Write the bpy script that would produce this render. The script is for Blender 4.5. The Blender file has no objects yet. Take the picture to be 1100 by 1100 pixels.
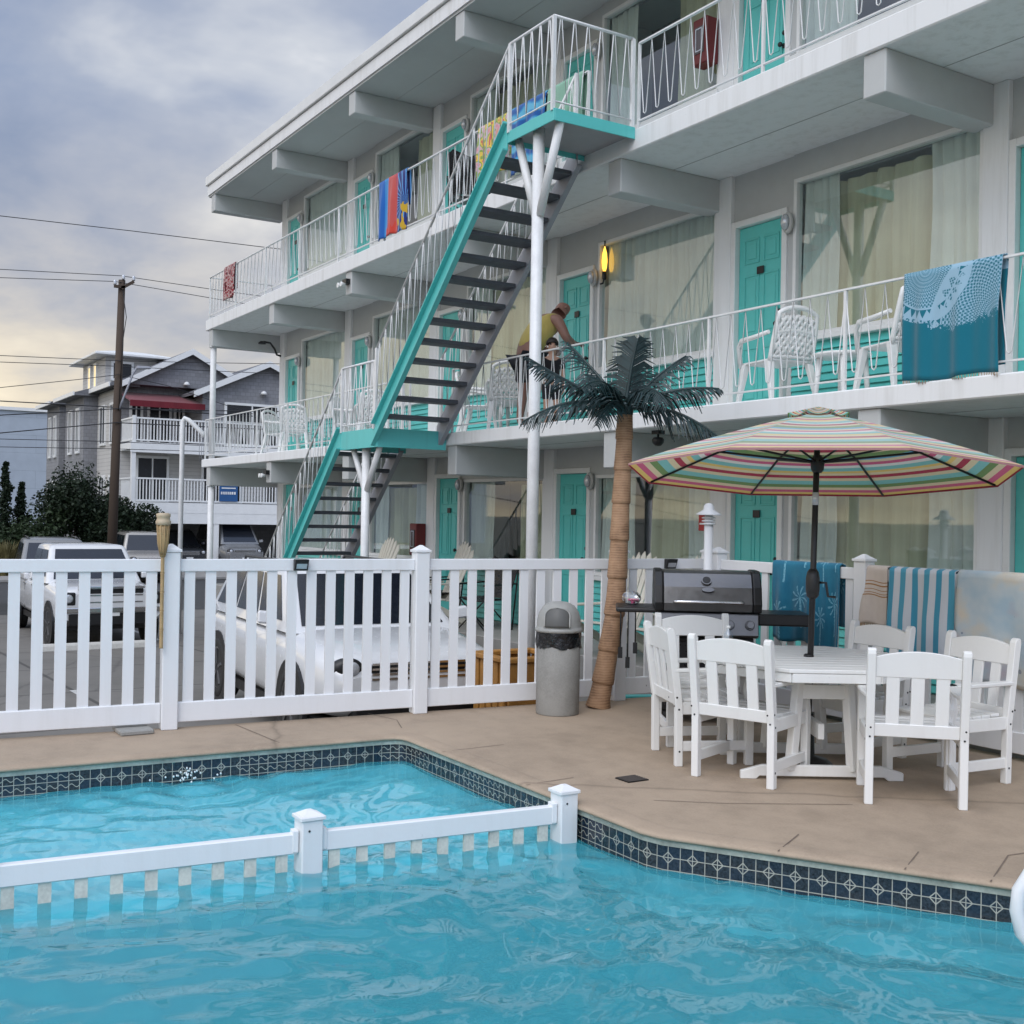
import bpy, math, random
from math import sin, cos, pi, radians, sqrt, atan2, hypot
from mathutils import Vector, Matrix
random.seed(7)
S = bpy.context.scene
C = S.collection
V = Vector
WM = {}                                   # world matrix of every thing, for meshes given in world coordinates

# ------------------------------------------------------------------ mesh builder
class M:
    def __init__(s):
        s.v = []; s.f = []; s.sm = []; s.uv = []; s.mi = []; s.cur = 0
    def face(s, ids, smooth=False, uv=None):
        s.f.append(tuple(ids)); s.sm.append(smooth); s.uv.append(uv); s.mi.append(s.cur)
    def add(s, pts):
        b = len(s.v); s.v += [tuple(p) for p in pts]; return b
    def box(s, x0, x1, y0, y1, z0, z1):
        b = s.add([(x0,y0,z0),(x1,y0,z0),(x1,y1,z0),(x0,y1,z0),(x0,y0,z1),(x1,y0,z1),(x1,y1,z1),(x0,y1,z1)])
        for f in ((3,2,1,0),(4,5,6,7),(0,1,5,4),(1,2,6,5),(2,3,7,6),(3,0,4,7)):
            s.face([b+i for i in f])
        return s
    def hexa(s, p):                       # eight corners, bottom ring then top ring
        b = s.add(p)
        for f in ((3,2,1,0),(4,5,6,7),(0,1,5,4),(1,2,6,5),(2,3,7,6),(3,0,4,7)):
            s.face([b+i for i in f])
        return s
    def bar(s, p0, p1, w, h, up=(0,0,1)):
        p0 = V(p0); p1 = V(p1); d = (p1-p0).normalized(); u = V(up)
        if abs(d.dot(u)) > .98: u = V((0,1,0))
        sd = d.cross(u).normalized(); u = sd.cross(d).normalized()
        a = sd*(w/2); c = u*(h/2)
        return s.hexa([p0-a-c, p0+a-c, p1+a-c, p1-a-c, p0-a+c, p0+a+c, p1+a+c, p1-a+c])
    def tube(s, pts, r, n=8, cap=True, closed=False):
        P = [V(p) for p in pts]; k = len(P); R = r if isinstance(r, (list, tuple)) else [r]*k
        ref = None; rings = []
        for i in range(k):
            if closed: d = P[(i+1) % k]-P[i-1]
            else: d = P[min(i+1,k-1)]-P[max(i-1,0)]
            if d.length < 1e-9: d = V((0,0,1))
            d.normalize()
            if ref is None:
                ref = V((0,0,1)) if abs(d.z) < .9 else V((1,0,0))
            a = (ref - d*ref.dot(d))
            if a.length < 1e-6: a = d.orthogonal()
            a.normalize(); ref = a; c = d.cross(a)
            rings.append(s.add([P[i]+(a*cos(2*pi*j/n)+c*sin(2*pi*j/n))*R[i] for j in range(n)]))
        for i in range(k if closed else k-1):
            A = rings[i]; B = rings[(i+1) % k]
            for j in range(n):
                s.face([A+j, A+(j+1) % n, B+(j+1) % n, B+j], True)
        if cap and not closed:
            s.face([rings[0]+j for j in range(n)][::-1]); s.face([rings[-1]+j for j in range(n)])
        return s
    def lathe(s, c, prof, n=20, smooth=True, axis='z', cap=True):
        c = V(c); rings = []
        for r, z in prof:
            ring = []
            for j in range(n):
                a = 2*pi*j/n
                q = (r*cos(a), r*sin(a), z)
                if axis == 'x': q = (z, r*cos(a), r*sin(a))
                if axis == 'y': q = (r*sin(a), z, r*cos(a))
                ring.append(c+V(q))
            rings.append(s.add(ring))
        for i in range(len(prof)-1):
            for j in range(n):
                s.face([rings[i]+j, rings[i]+(j+1) % n, rings[i+1]+(j+1) % n, rings[i+1]+j], smooth)
        if cap:
            if prof[0][0] > 1e-4: s.face([rings[0]+j for j in range(n)][::-1])
            if prof[-1][0] > 1e-4: s.face([rings[-1]+j for j in range(n)])
        return s
    def prism(s, poly, off):              # closed outline of 3-d points, pushed along off
        n = len(poly); o = V(off)
        b = s.add([V(p) for p in poly]); t = s.add([V(p)+o for p in poly])
        s.face([b+i for i in range(n)][::-1]); s.face([t+i for i in range(n)])
        for i in range(n):
            s.face([b+i, b+(i+1) % n, t+(i+1) % n, t+i])
        return s
    def quad(s, a, b, c, d, uv=((0,0),(1,0),(1,1),(0,1)), smooth=False):
        k = s.add([a,b,c,d]); s.face([k,k+1,k+2,k+3], smooth, uv); return s
    def grid(s, fn, nu, nv, uvs=(1,1), smooth=True, closed_u=False):
        b = s.add([fn(i/nu, j/nv) for j in range(nv+1) for i in range(nu+1)])
        for j in range(nv):
            for i in range(nu):
                k = b+j*(nu+1)+i
                u0, u1, v0, v1 = i/nu*uvs[0], (i+1)/nu*uvs[0], j/nv*uvs[1], (j+1)/nv*uvs[1]
                s.face([k, k+1, k+nu+2, k+nu+1], smooth, ((u0,v0),(u1,v0),(u1,v1),(u0,v1)))
        return s
    def build(s, name, mats, parent=None, bevel=0, solid=0, local=False, seg=1, weld=False, sub=0):
        me = bpy.data.meshes.new(name)
        pts = s.v
        if parent is not None and not local:
            r = parent
            while r.parent is not None: r = r.parent
            if r.name in WM:
                inv = WM[r.name].inverted(); pts = [inv @ V(p) for p in pts]
        me.from_pydata([tuple(p) for p in pts], [], s.f)
        me.polygons.foreach_set('use_smooth', s.sm)
        if any(u is not None for u in s.uv):
            L = me.uv_layers.new(name='UVMap').data; k = 0
            for f, u in zip(s.f, s.uv):
                for q in range(len(f)):
                    L[k].uv = u[q] if u is not None else (0,0)
                    k += 1
        if not isinstance(mats, (list, tuple)): mats = [mats]
        for m in mats: me.materials.append(m)
        me.polygons.foreach_set('material_index', s.mi)
        me.update()
        o = bpy.data.objects.new(name, me); C.objects.link(o)
        if parent is not None: o.parent = parent
        if solid:
            q = o.modifiers.new('Solid', 'SOLIDIFY'); q.thickness = solid; q.offset = 0
        if sub:
            q = o.modifiers.new('Sub', 'SUBSURF'); q.levels = sub; q.render_levels = sub
        if bevel:
            q = o.modifiers.new('Bevel', 'BEVEL'); q.width = bevel; q.segments = seg; q.limit_method = 'ANGLE'; q.angle_limit = radians(40)
            q.harden_normals = False
        return o

def tag(o, label, cat, group=None, kind=None):
    if label: o['label'] = label
    if cat: o['category'] = cat
    if group: o['group'] = group
    if kind: o['kind'] = kind
    return o
def thing(name, label, cat, loc=(0,0,0), rz=0, group=None):
    o = bpy.data.objects.new(name, None); C.objects.link(o)
    o.empty_display_size = .2
    o.location = loc; o.rotation_euler = (0,0,rz)
    WM[o.name] = Matrix.Translation(V(loc)) @ Matrix.Rotation(rz, 4, 'Z')
    return tag(o, label, cat, group)
def place(o, loc, rz=0, scale=None):
    o.location = loc; o.rotation_euler = (0,0,rz)
    if scale: o.scale = scale
    WM[o.name] = Matrix.Translation(V(loc)) @ Matrix.Rotation(rz, 4, 'Z')
    return o
def kids(o): return [c for c in o.children]
def copy_tree(o, parent=None, label=None):
    c = o.copy(); C.objects.link(c); c.parent = parent
    if label: c['label'] = label
    for ch in kids(o): copy_tree(ch, c)
    return c
def structure(name, m, mats, **k):
    o = m.build(name, mats, **k); o['kind'] = 'structure'; return o

# ------------------------------------------------------------------ materials
MT = {}
class N:                                   # tiny node helper
    def __init__(s, name):
        s.m = bpy.data.materials.new(name); s.m.use_nodes = True
        s.t = s.m.node_tree; s.t.nodes.clear()
        s.out = s.t.nodes.new('ShaderNodeOutputMaterial')
    def n(s, typ, props=None, **ins):
        q = s.t.nodes.new('ShaderNode'+typ)
        for k, v in (props or {}).items(): setattr(q, k, v)
        for k, v in ins.items():
            k2 = k.replace('_', ' ') if k not in q.inputs else k
            if k[:1] == 'i' and k[1:].isdigit(): sock = q.inputs[int(k[1:])]
            else: sock = q.inputs[k2]
            if isinstance(v, bpy.types.NodeSocket): s.t.links.new(v, sock)
            else:
                if sock.type == 'RGBA' and len(v) == 3: v = (*v, 1)
                sock.default_value = v
        return q
    def math(s, op, a, b=0.0, c=0.0):
        return s.n('Math', {'operation': op}, i0=a, i1=b, i2=c).outputs[0]
    def mix(s, f, a, b, bt='MIX'):
        q = s.n('MixRGB', {'blend_type': bt}, Fac=f, Color1=a, Color2=b); return q.outputs[0]
    def ramp(s, f, stops, interp='LINEAR'):
        q = s.t.nodes.new('ShaderNodeValToRGB'); s.t.links.new(f, q.inputs[0]); r = q.color_ramp; r.interpolation = interp
        while len(r.elements) < len(stops): r.elements.new(0.5)
        for e, (p, c) in zip(r.elements, stops):
            e.position = p; e.color = (*c, 1) if len(c) == 3 else c
        return q.outputs[0]
    def coord(s, which='Object', scale=(1,1,1)):
        t = s.n('TexCoord'); return s.n('Mapping', None, Vector=t.outputs[which], Scale=scale).outputs[0]
    def sep(s, v): return s.n('SeparateXYZ', None, Vector=v).outputs
    def noise(s, vec, scale, detail=4, rough=.55, out='Fac'):
        return s.n('TexNoise', None, Vector=vec, Scale=scale, Detail=detail, Roughness=rough).outputs[out]
    def bsdf(s, color, rough=.5, metal=0., bump=None, bstr=.3, bdist=.01, spec=.5, **k):
        b = s.n('BsdfPrincipled'); ins = b.inputs
        def put(nm, v):
            if isinstance(v, bpy.types.NodeSocket): s.t.links.new(v, ins[nm])
            else:
                if ins[nm].type == 'RGBA' and len(v) == 3: v = (*v, 1)
                ins[nm].default_value = v
        put('Base Color', color); put('Roughness', rough); put('Metallic', metal); put('Specular IOR Level', spec)
        for kk, v in k.items(): put(kk.replace('_', ' '), v)
        if bump is not None:
            bp = s.n('Bump', None, Height=bump, Strength=bstr, Distance=bdist); s.t.links.new(bp.outputs[0], ins['Normal'])
        s.t.links.new(b.outputs[0], s.out.inputs[0]); return b
def simple(name, col, rough=.5, metal=0., var=.12, scale=3., bstr=.12, bscale=60., bdist=.004, spec=.5, **k):
    """a surface with soft tonal variation, a little dirt and a fine bump"""
    g = N(name); c = g.coord()
    a = g.noise(c, scale, 5); b = g.noise(c, scale*7, 3)
    f = g.math('ADD', g.math('MULTIPLY', a, .65), g.math('MULTIPLY', b, .35))
    lo = tuple(max(0, x*(1-var)) for x in col); hi = tuple(min(1, x*(1+var*.6)) for x in col)
    co = g.ramp(f, [(.3, lo), (.7, hi)])
    rr = g.math('ADD', g.math('MULTIPLY', b, .25), rough-.12)
    g.bsdf(co, rr, metal, g.noise(c, bscale, 3), bstr, bdist, spec, **k)
    MT[name] = g.m; return g.m
def streaky(name, col, dirt, amount=.5, rough=.6):
    """painted surface with vertical run-off stains and chipped spots"""
    g = N(name); c = g.coord()
    st = g.noise(g.n('Mapping', None, Vector=c, Scale=(5,5,.35)).outputs[0], 1.6, 6, .65)
    big = g.noise(c, .7, 4); fine = g.noise(c, 14, 5, .7)
    f = g.math('MULTIPLY', g.ramp(st, [(.48,(0,0,0)),(.78,(1,1,1))]), g.ramp(big, [(.35,(.15,)*3),(.7,(1,1,1))]))
    co = g.mix(g.math('MULTIPLY', f, amount), col, dirt)
    chips = g.ramp(fine, [(.70,(0,0,0)),(.73,(1,1,1))])
    co = g.mix(g.math('MULTIPLY', chips, .25), co, tuple(x*.6 for x in dirt))
    g.bsdf(co, rough, 0, g.noise(c, 40, 4), .15, .004)
    MT[name] = g.m; return g.m

WHITE = streaky('white_masonry_paint', (.76,.77,.77), (.42,.41,.37), .62)
WHITE2 = simple('shaded_white_paint', (.49,.505,.50), .6, var=.08, scale=1.2)  # white paint darkened, balcony shade partly put into its colour
TRIM = simple('white_trim_paint', (.74,.75,.74), .4, var=.07)
METALW = simple('white_railing_paint', (.72,.73,.73), .35, var=.12, scale=8)
VINYL = streaky('white_vinyl', (.78,.79,.80), (.52,.51,.46), .30, .36)
POLY = streaky('white_chair_lumber', (.78,.78,.76), (.50,.47,.40), .34, .45)
PLASTIC = simple('white_moulded_plastic', (.76,.77,.76), .35, var=.06)
CREAM = simple('cream_resin', (.66,.63,.54), .45, var=.08)
TEAL = simple('teal_door_paint', (.10,.53,.49), .38, var=.08, scale=2)
TEALST = streaky('teal_stair_paint', (.11,.53,.51), (.06,.30,.28), .5, .38)
TREAD = simple('slate_tread_paint', (.078,.085,.098), .55, var=.25, scale=6)
GREYST = simple('grey_steel_paint', (.30,.31,.34), .5, var=.15)
BLACK = simple('black_plastic', (.012,.012,.013), .4, var=.3)
BLACKM = simple('black_metal', (.015,.015,.016), .35, .2, var=.3)
RUBBER = simple('tyre_rubber', (.018,.018,.018), .75, var=.25)
STEEL = simple('brushed_steel', (.20,.20,.205), .36, .9, var=.12)
CHROME = simple('chrome', (.75,.75,.76), .12, 1., var=.05)
DARKROOM = simple('dark_room', (.05,.05,.05), .8)
RED = simple('red_enamel', (.13,.008,.01), .45)
SILVERP = simple('grey_car_paint', (.20,.205,.21), .3, .3, var=.05, Coat_Weight=.6, bstr=.0)
DARKP = simple('dark_car_paint', (.03,.034,.04), .25, .3, var=.06, Coat_Weight=.6, bstr=.0)
BEIGEP = simple('champagne_car_paint', (.36,.34,.31), .3, .3, var=.05, Coat_Weight=.6, bstr=.0)
WHITEP = simple('white_car_paint', (.66,.67,.68), .22, 0, var=.03, Coat_Weight=.7, bstr=.02)
LENS = simple('lamp_lens', (.55,.57,.6), .1, .3, var=.3, scale=20)
REDLENS = simple('red_lens', (.4,.02,.02), .2)
GOLDW = simple('honey_wood', (.42,.20,.045), .55, var=.35, scale=6)
BAMBOO = simple('bamboo', (.42,.29,.14), .6, var=.3, scale=12)
POLEW = streaky('creosoted_timber', (.062,.043,.030), (.05,.035,.025), .8, .85)
BEIGES = simple('shop_beige', (.5,.46,.38), .6)
YELLOWP = simple('yellow_paint', (.60,.45,.08), .6, var=.25)
def glass(name, tint=(.9,.95,.95), boost=.10):
    g = N(name)
    fr = g.n('Fresnel', None, IOR=1.5).outputs[0]
    bk = g.math('SUBTRACT', 1., g.n('NewGeometry').outputs['Backfacing'])
    fac = g.math('MULTIPLY', g.math('ADD', g.math('MULTIPLY', fr, 1.0), boost), bk)
    c = g.coord(); bp = g.n('Bump', None, Height=g.noise(c, .8, 2), Strength=.02, Distance=.04).outputs[0]
    a = g.n('BsdfTransparent', None, Color=tint); b = g.n('BsdfGlossy', None, Color=(.95,.97,1.), Roughness=.02, Normal=bp)
    mx = g.n('MixShader', None, i0=fac, i1=a.outputs[0], i2=b.outputs[0])
    g.t.links.new(mx.outputs[0], g.out.inputs[0]); MT[name] = g.m; return g.m
GLASS = glass('window_glass', (.90,.95,.94), .10)
CARGLASS = simple('tinted_car_glass', (.010,.013,.02), .13, var=.2, spec=.75, bstr=.0)
HOUSEGLASS = simple('dark_house_glass', (.016,.019,.024), .22, var=.3, spec=.35)
def cloth(name, col, col2=None, rough=.9):
    g = N(name); c = g.coord()
    a = g.noise(c, 2.2, 4)
    col2 = col2 or tuple(x*.78 for x in col)
    fold = g.noise(g.n('Mapping', None, Vector=c, Scale=(9,9,.5)).outputs[0], 1.5, 3)
    co = g.ramp(g.math('ADD', g.math('MULTIPLY', a, .5), g.math('MULTIPLY', fold, .5)), [(.35, col2), (.65, col)])
    w = g.n('TexWave', None, Vector=c, Scale=90., Distortion=.4).outputs['Fac']
    g.bsdf(co, rough, 0, w, .15, .002, .2, Sheen_Weight=.2)
    MT[name] = g.m; return g.m
CURTAIN = cloth('beige_curtain', (.66,.62,.45), (.50,.46,.32))
SHEER = cloth('sheer_curtain', (.80,.80,.76), (.66,.66,.63))
MAROON = cloth('maroon_awning', (.16,.02,.03))
BLACKBAG = simple('black_bag', (.008,.008,.009), .28, var=.3, scale=9, bstr=.9, bscale=18, bdist=.02)

def concrete(name, col, joints=None, speck=.25, crack=True, rough=.75, stain=.35):
    g = N(name); c = g.coord()
    a = g.noise(c, .55, 6, .65); b = g.noise(c, 5., 6, .7); d = g.noise(c, 70., 3, .7)
    f = g.math('ADD', g.math('MULTIPLY', a, .5), g.math('ADD', g.math('MULTIPLY', b, .3), g.math('MULTIPLY', d, .2)))
    co = g.ramp(f, [(.32, tuple(x*(1-stain) for x in col)), (.52, col), (.72, tuple(min(1, x*(1+stain*.5)) for x in col))])
    sp = g.ramp(d, [(.66,(0,0,0)),(.72,(1,1,1))])
    co = g.mix(g.math('MULTIPLY', sp, speck), co, tuple(x*.45 for x in col))
    blot = g.ramp(g.noise(c, 2.3, 3, .5), [(.62,(0,0,0)),(.70,(1,1,1))])
    co = g.mix(g.math('MULTIPLY', blot, .22), co, tuple(x*.6 for x in col))
    h = g.math('ADD', g.math('MULTIPLY', b, .6), g.math('MULTIPLY', d, .4))
    if joints:
        br = g.n('TexBrick', {'offset': .0}, Vector=c, Scale=1., Mortar_Size=joints[2], Brick_Width=joints[0], Row_Height=joints[1]).outputs['Fac']
        co = g.mix(g.math('MULTIPLY', br, .75), co, tuple(x*.28 for x in col)); h = g.math('SUBTRACT', h, g.math('MULTIPLY', br, 1.5))
    if crack:
        vz = g.n('TexVoronoi', {'feature': 'DISTANCE_TO_EDGE'}, Vector=g.n('Mapping', None, Vector=g.mix(.12, c, g.noise(c, 3., 4, .6, 'Color'))).outputs[0], Scale=.22).outputs['Distance']
        ck = g.ramp(vz, [(.0,(1,1,1)),(.006,(0,0,0))])
        co = g.mix(g.math('MULTIPLY', ck, .5), co, tuple(x*.35 for x in col))
    g.bsdf(co, g.math('ADD', g.math('MULTIPLY', b, .3), rough-.15), 0, h, .35, .006, .35)
    MT[name] = g.m; return g.m
DECK = concrete('tan_pool_deck_concrete', (.385,.300,.220), stain=.40, speck=.4)
COPING = DECK
LOT = concrete('parking_lot_concrete', (.17,.16,.145), joints=(3.2,3.2,.03))
ASPHALT = concrete('street_asphalt', (.055,.055,.055), speck=.4)
WALK = concrete('walkway_concrete', (.30,.29,.27), crack=False)
GREYC = concrete('grey_exposed_concrete', (.30,.295,.275), crack=True, stain=.45)
GRASSG = concrete('ground_soil', (.17,.165,.13), crack=False)
import bmesh
import numpy as np
# ------------------------------------------------------------------ ground, lot, street
def gz(x):                                   # the lot falls gently away from the pool
    if x > -11: return -.64
    if x > -24: return -.64-.41*(-11-x)/13
    return -1.05
m = M()
xs = [14,-11,-14,-17,-20,-24,-31]
for a, b in zip(xs[:-1], xs[1:]):
    m.quad((b,-60,gz(b)),(a,-60,gz(a)),(a,26,gz(a)),(b,26,gz(b)))
structure('parking_lot', m, LOT)
m = M(); m.quad((-44,-400,-1.046),(-31,-400,-1.046),(-31,400,-1.046),(-44,400,-1.046)); structure('street', m, ASPHALT)
m = M(); m.quad((-3000,-3000,-1.062),(3000,-3000,-1.062),(3000,3000,-1.062),(-3000,3000,-1.062)); structure('ground', m, GRASSG)
m = M(); m.box(-46.2,-44,-200,200,-1.04,-.92); structure('pavement', m, WALK, bevel=.02)
m = M(); m.quad((-62,10,-1.03),(-46.2,10,-1.03),(-46.2,26,-1.03),(-62,26,-1.03)); structure('driveway', m, WALK)
m = M()
for y in (-7.6,-4.9,-2.2,.5,3.2,5.9):
    m.quad((-16.2,y-.05,gz(-16.2)+.004),(-9.6,y-.05,gz(-9.6)+.006),(-9.6,y+.05,gz(-9.6)+.006),(-16.2,y+.05,gz(-16.2)+.004))
for y in (2.6,6.4,-1.2):
    m.quad((-29,y-.05,-1.045),(-23.9,y-.05,-1.045),(-23.9,y+.05,-1.045),(-29,y+.05,-1.045))
structure('parking_markings', m, simple('worn_white_marking', (.55,.55,.53), .7, var=.35, scale=6))
m = M(); m.quad((-19.2,2.0,gz(-19.2)+.004),(-17.2,2.0,gz(-17.2)+.004),(-17.2,2.13,gz(-17.2)+.004),(-19.2,2.13,gz(-19.2)+.004))
structure('kerb_marking', m, YELLOWP)

# ------------------------------------------------------------------ pool deck with the pool cut out
def fx(y): return -8.68+.1*(y-2.4)           # the fence line along the lot
POOL = [(-8.2,-4.2),(-7.86,1.1),(-7.69,3.72),(-7.67,3.80),(-7.63,3.85),(-7.55,3.87),(-4.78,3.85),(-4.66,3.88),(-3.25,4.77),(-1.75,5.7),(-.75,4.2),(-4.6,-2.0),(-6.0,-4.2)]
def offset(poly, d):
    n = len(poly); out = []
    for i in range(n):
        a = V(poly[i-1]); b = V(poly[i]); c = V(poly[(i+1) % n])
        e0 = (b-a).normalized(); e1 = (c-b).normalized()
        n0 = V((-e0.y,e0.x)); n1 = V((-e1.y,e1.x)); t = (n0+n1).normalized()
        out.append(b+t*(d/max(.35, t.dot(n0))))
    return out
# POOL runs clockwise seen from above at the far side, so +d widens it
OUT = [(fx(-5)-.045,-5.0),(fx(7.36)-.045,7.36),(3.0,7.36),(3.0,-5.0)]
lip = offset(POOL, .13)
bm = bmesh.new()
def loop(pts, z):
    vs = [bm.verts.new((p[0],p[1],z)) for p in pts]
    return [bm.edges.new((vs[i], vs[(i+1) % len(vs)])) for i in range(len(vs))]
ed = loop(OUT, 0)+loop(lip, 0)
bmesh.ops.triangle_fill(bm, edges=ed, use_beauty=True, use_dissolve=False)
bmesh.ops.recalc_face_normals(bm, faces=bm.faces)
m = M()
ids = {}
for f in bm.faces:
    vs = list(f.verts)
    if f.normal.z < 0: vs = vs[::-1]
    b = m.add([v.co for v in vs]); m.face([b+i for i in range(len(vs))])
bm.free()
for i in range(4):                            # deck sides
    a, b = OUT[i], OUT[(i+1) % 4]
    m.quad((a[0],a[1],-1.0),(b[0],b[1],-1.0),(b[0],b[1],0),(a[0],a[1],0))
structure('pool_deck', m, DECK)
# coping: rounded lip
prof = [(.13,.0),(.10,.003),(.0,.004),(-.022,-.001),(-.036,-.010),(-.036,-.020),(-.026,-.028),(.02,-.030)]
m = M(); n = len(POOL)
rings = [m.add([(*p, z) for p in offset(POOL, d)]) for d, z in prof]
for k in range(len(prof)-1):
    for i in range(n):
        j = (i+1) % n
        m.face([rings[k]+i, rings[k]+j, rings[k+1]+j, rings[k+1]+i], k > 0)
structure('pool_coping', m, COPING)
# mortar strip and tile band with running length as u
g = N('pool_tile'); uv = g.n('TexCoord').outputs['UV']; s = g.sep(uv)
T = .066
u = g.math('DIVIDE', s[0], T); v = g.math('DIVIDE', s[1], T)
fu = g.math('FRACT', u); fv = g.math('FRACT', v)
def near(x, at, w): return g.math('LESS_THAN', g.math('ABSOLUTE', g.math('SUBTRACT', x, at)), w)
gr = g.math('MAXIMUM', g.math('MAXIMUM', near(fu,0.,.035), near(fu,1.,.035)), g.math('MAXIMUM', near(fv,0.,.035), near(fv,1.,.035)))
wav = g.math('ADD', .5, g.math('MULTIPLY', g.math('SINE', g.math('MULTIPLY', u, 2*pi)), .16))
wv = g.math('LESS_THAN', g.math('ABSOLUTE', g.math('SUBTRACT', fv, wav)), .042)
dg = g.math('LESS_THAN', g.math('ABSOLUTE', g.math('SUBTRACT', g.math('ADD', g.math('PINGPONG', u, 1.), g.math('PINGPONG', v, 1.)), .44)), .055)
sel = g.math('GREATER_THAN', g.n('TexWhiteNoise', {'noise_dimensions': '1D'}, W=g.math('FLOOR', g.math('DIVIDE', u, 8.))).outputs['Value'], .5)
pat = g.math('ADD', g.math('MULTIPLY', sel, wv), g.math('MULTIPLY', g.math('SUBTRACT', 1., sel), dg))
cell = g.n('CombineXYZ', None, X=g.math('FLOOR', u), Y=g.math('FLOOR', v)).outputs[0]
wn = g.n('TexWhiteNoise', None, Vector=cell).outputs['Value']
mott = g.noise(g.n('Mapping', None, Vector=uv, Scale=(60,60,1)).outputs[0], 1., 5, .7)
co = g.mix(g.ramp(mott, [(.35,(0,0,0)),(.65,(1,1,1))]), (.003,.004,.007), (.048,.062,.080))
co = g.mix(g.math('MULTIPLY', wn, .55), co, g.mix(g.math('GREATER_THAN', wn, .5), (.02,.018,.016), (.006,.022,.05)))
lim = g.noise(g.n('Mapping', None, Vector=uv, Scale=(9,9,1)).outputs[0], 1., 4)
co = g.mix(g.math('MAXIMUM', gr, pat), co, g.mix(lim, (.26,.27,.25), (.52,.50,.42)))
g.bsdf(co, g.math('ADD', .12, g.math('MULTIPLY', gr, .5)), 0, g.math('SUBTRACT', 1., gr), .3, .003)
TILE = g.m
GUNK = simple('mineral_stained_mortar', (.44,.47,.41), .85, var=.4, scale=7, bscale=45, bstr=.5)
def band(z0, z1, d, name, mt):
    m = M(); L = 0; P = offset(POOL, d)
    for i in range(n):
        a, b = P[i], P[(i+1) % n]; l = (V(b)-V(a)).length
        m.quad((a[0],a[1],z0),(b[0],b[1],z0),(b[0],b[1],z1),(a[0],a[1],z1), ((L,0),(L+l,0),(L+l,z1-z0),(L,z1-z0))); L += l
    return structure(name, m, mt)
band(-.254, -.056, .0, 'pool_tile_band', TILE)
band(-.060, -.026, -.010, 'pool_mortar', GUNK)
g = N('pool_plaster'); c = g.coord(); a_ = g.noise(c, 1.1, 5, .6); b_ = g.noise(c, 4.2, 4, .6)
g.bsdf(g.ramp(g.math('ADD', g.math('MULTIPLY', a_, .5), g.math('MULTIPLY', b_, .5)), [(.34,(.42,.66,.72)),(.47,(.74,.92,.95)),(.62,(.93,1.,1.))]), .7); PLASTER = g.m
m = M(); P = offset(POOL, .004)
for i in range(n):
    a, b = P[i], P[(i+1) % n]
    m.quad((a[0],a[1],-1.7),(b[0],b[1],-1.7),(b[0],b[1],-.25),(a[0],a[1],-.25))
m.quad((-9,-5,-1.5),(1,-5,-1.5),(1,6.5,-1.5),(-9,6.5,-1.5))
m.prism([(-8.9,-4.6,-1.49),(-6.45,-4.6,-1.49),(-5.62,3.95,-1.49),(-8.9,3.95,-1.49)], (0,0,.93))
structure('pool_basin', m, PLASTER)

# ------------------------------------------------------------------ water: real waves on a refracting sheet
rng = np.random.default_rng(5)
nx, ny = 330, 420
X = np.linspace(-8.35, -.7, nx); Y = np.linspace(-4.3, 5.8, ny)
GX, GY = np.meshgrid(X, Y)
wx = GX+.16*np.sin(1.7*GY+.6)+.10*np.sin(2.9*GX+1.3*GY); wy = GY+.16*np.sin(1.9*GX+1.1)+.10*np.sin(2.3*GY-1.1*GX+.4)
Z = np.zeros_like(GX)
for lam, amp, cnt in ((1.5,.0038,6),(.75,.0035,10),(.40,.0027,14),(.22,.0014,16),(.12,.0006,14)):
    for k in range(cnt):
        th = rng.uniform(0, 2*pi); l = lam*rng.uniform(.75, 1.3); ph = rng.uniform(0, 2*pi)
        q = np.sin(pi/l*(cos(th)*wx+sin(th)*wy)+ph) if k % 2 else np.sin(2*pi/l*(cos(th)*wx+sin(th)*wy)+ph)
        Z += amp*rng.uniform(.5,1.1)*((1.2-2.4*np.abs(q)) if k % 2 else q)/sqrt(cnt/6)
calm = np.clip((GX+5.45)*-.35, 0, .35)
Z = Z*(1.0-calm)
d2 = (GX+7.6)**2+(GY-2.3)**2
Z += .012*np.exp(-d2/.5)*np.sin(np.sqrt(d2)*22)
Z = -.185+Z
m = M()
pts = np.stack([GX, GY, Z], -1).reshape(-1, 3)
m.v = [tuple(p) for p in pts.tolist()]
for j in range(ny-1):
    for i in range(nx-1):
        k = j*nx+i; m.face((k, k+1, k+nx+1, k+nx), True)
g = N('pool_water_surface'); c = g.coord()
bp = g.n('Bump', None, Height=g.noise(c, 9., 4, .5), Strength=.16, Distance=.01).outputs[0]
rf = g.n('BsdfRefraction', None, Color=(.53,.93,1.), Roughness=.0, IOR=1.15, Normal=bp)
df = g.n('BsdfDiffuse', None, Color=(.095,.71,.88), Normal=bp)
body = g.n('MixShader', None, i0=.33, i1=rf.outputs[0], i2=df.outputs[0])
gl = g.n('BsdfGlossy', None, Color=(1.,1.,1.), Roughness=.03, Normal=bp)
fr = g.n('Fresnel', None, IOR=1.38, Normal=bp)
mx = g.n('MixShader', None, i0=fr.outputs[0], i1=body.outputs[0], i2=gl.outputs[0])
g.t.links.new(mx.outputs[0], g.out.inputs[0])
structure('pool_water', m, g.m)
m = M()
for k in range(34):
    a = rng.uniform(0, 2*pi); r = abs(rng.normal(0,.13)); x = -7.72+r*cos(a)*.5; y = 2.28+r*sin(a)*1.5; z = -.16+max(0,.07-r*.3)*rng.uniform(0,1)
    m.lathe((x,y,z), [(.001,-.008),(.006,-.004),(.007,.002),(.001,.008)], 6)
o = m.build('water_splash', simple('foam_droplets', (.8,.85,.86), .2)); tag(o, 'small white splash of droplets by the far tiled pool edge', 'splash', None, 'stuff')

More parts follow.
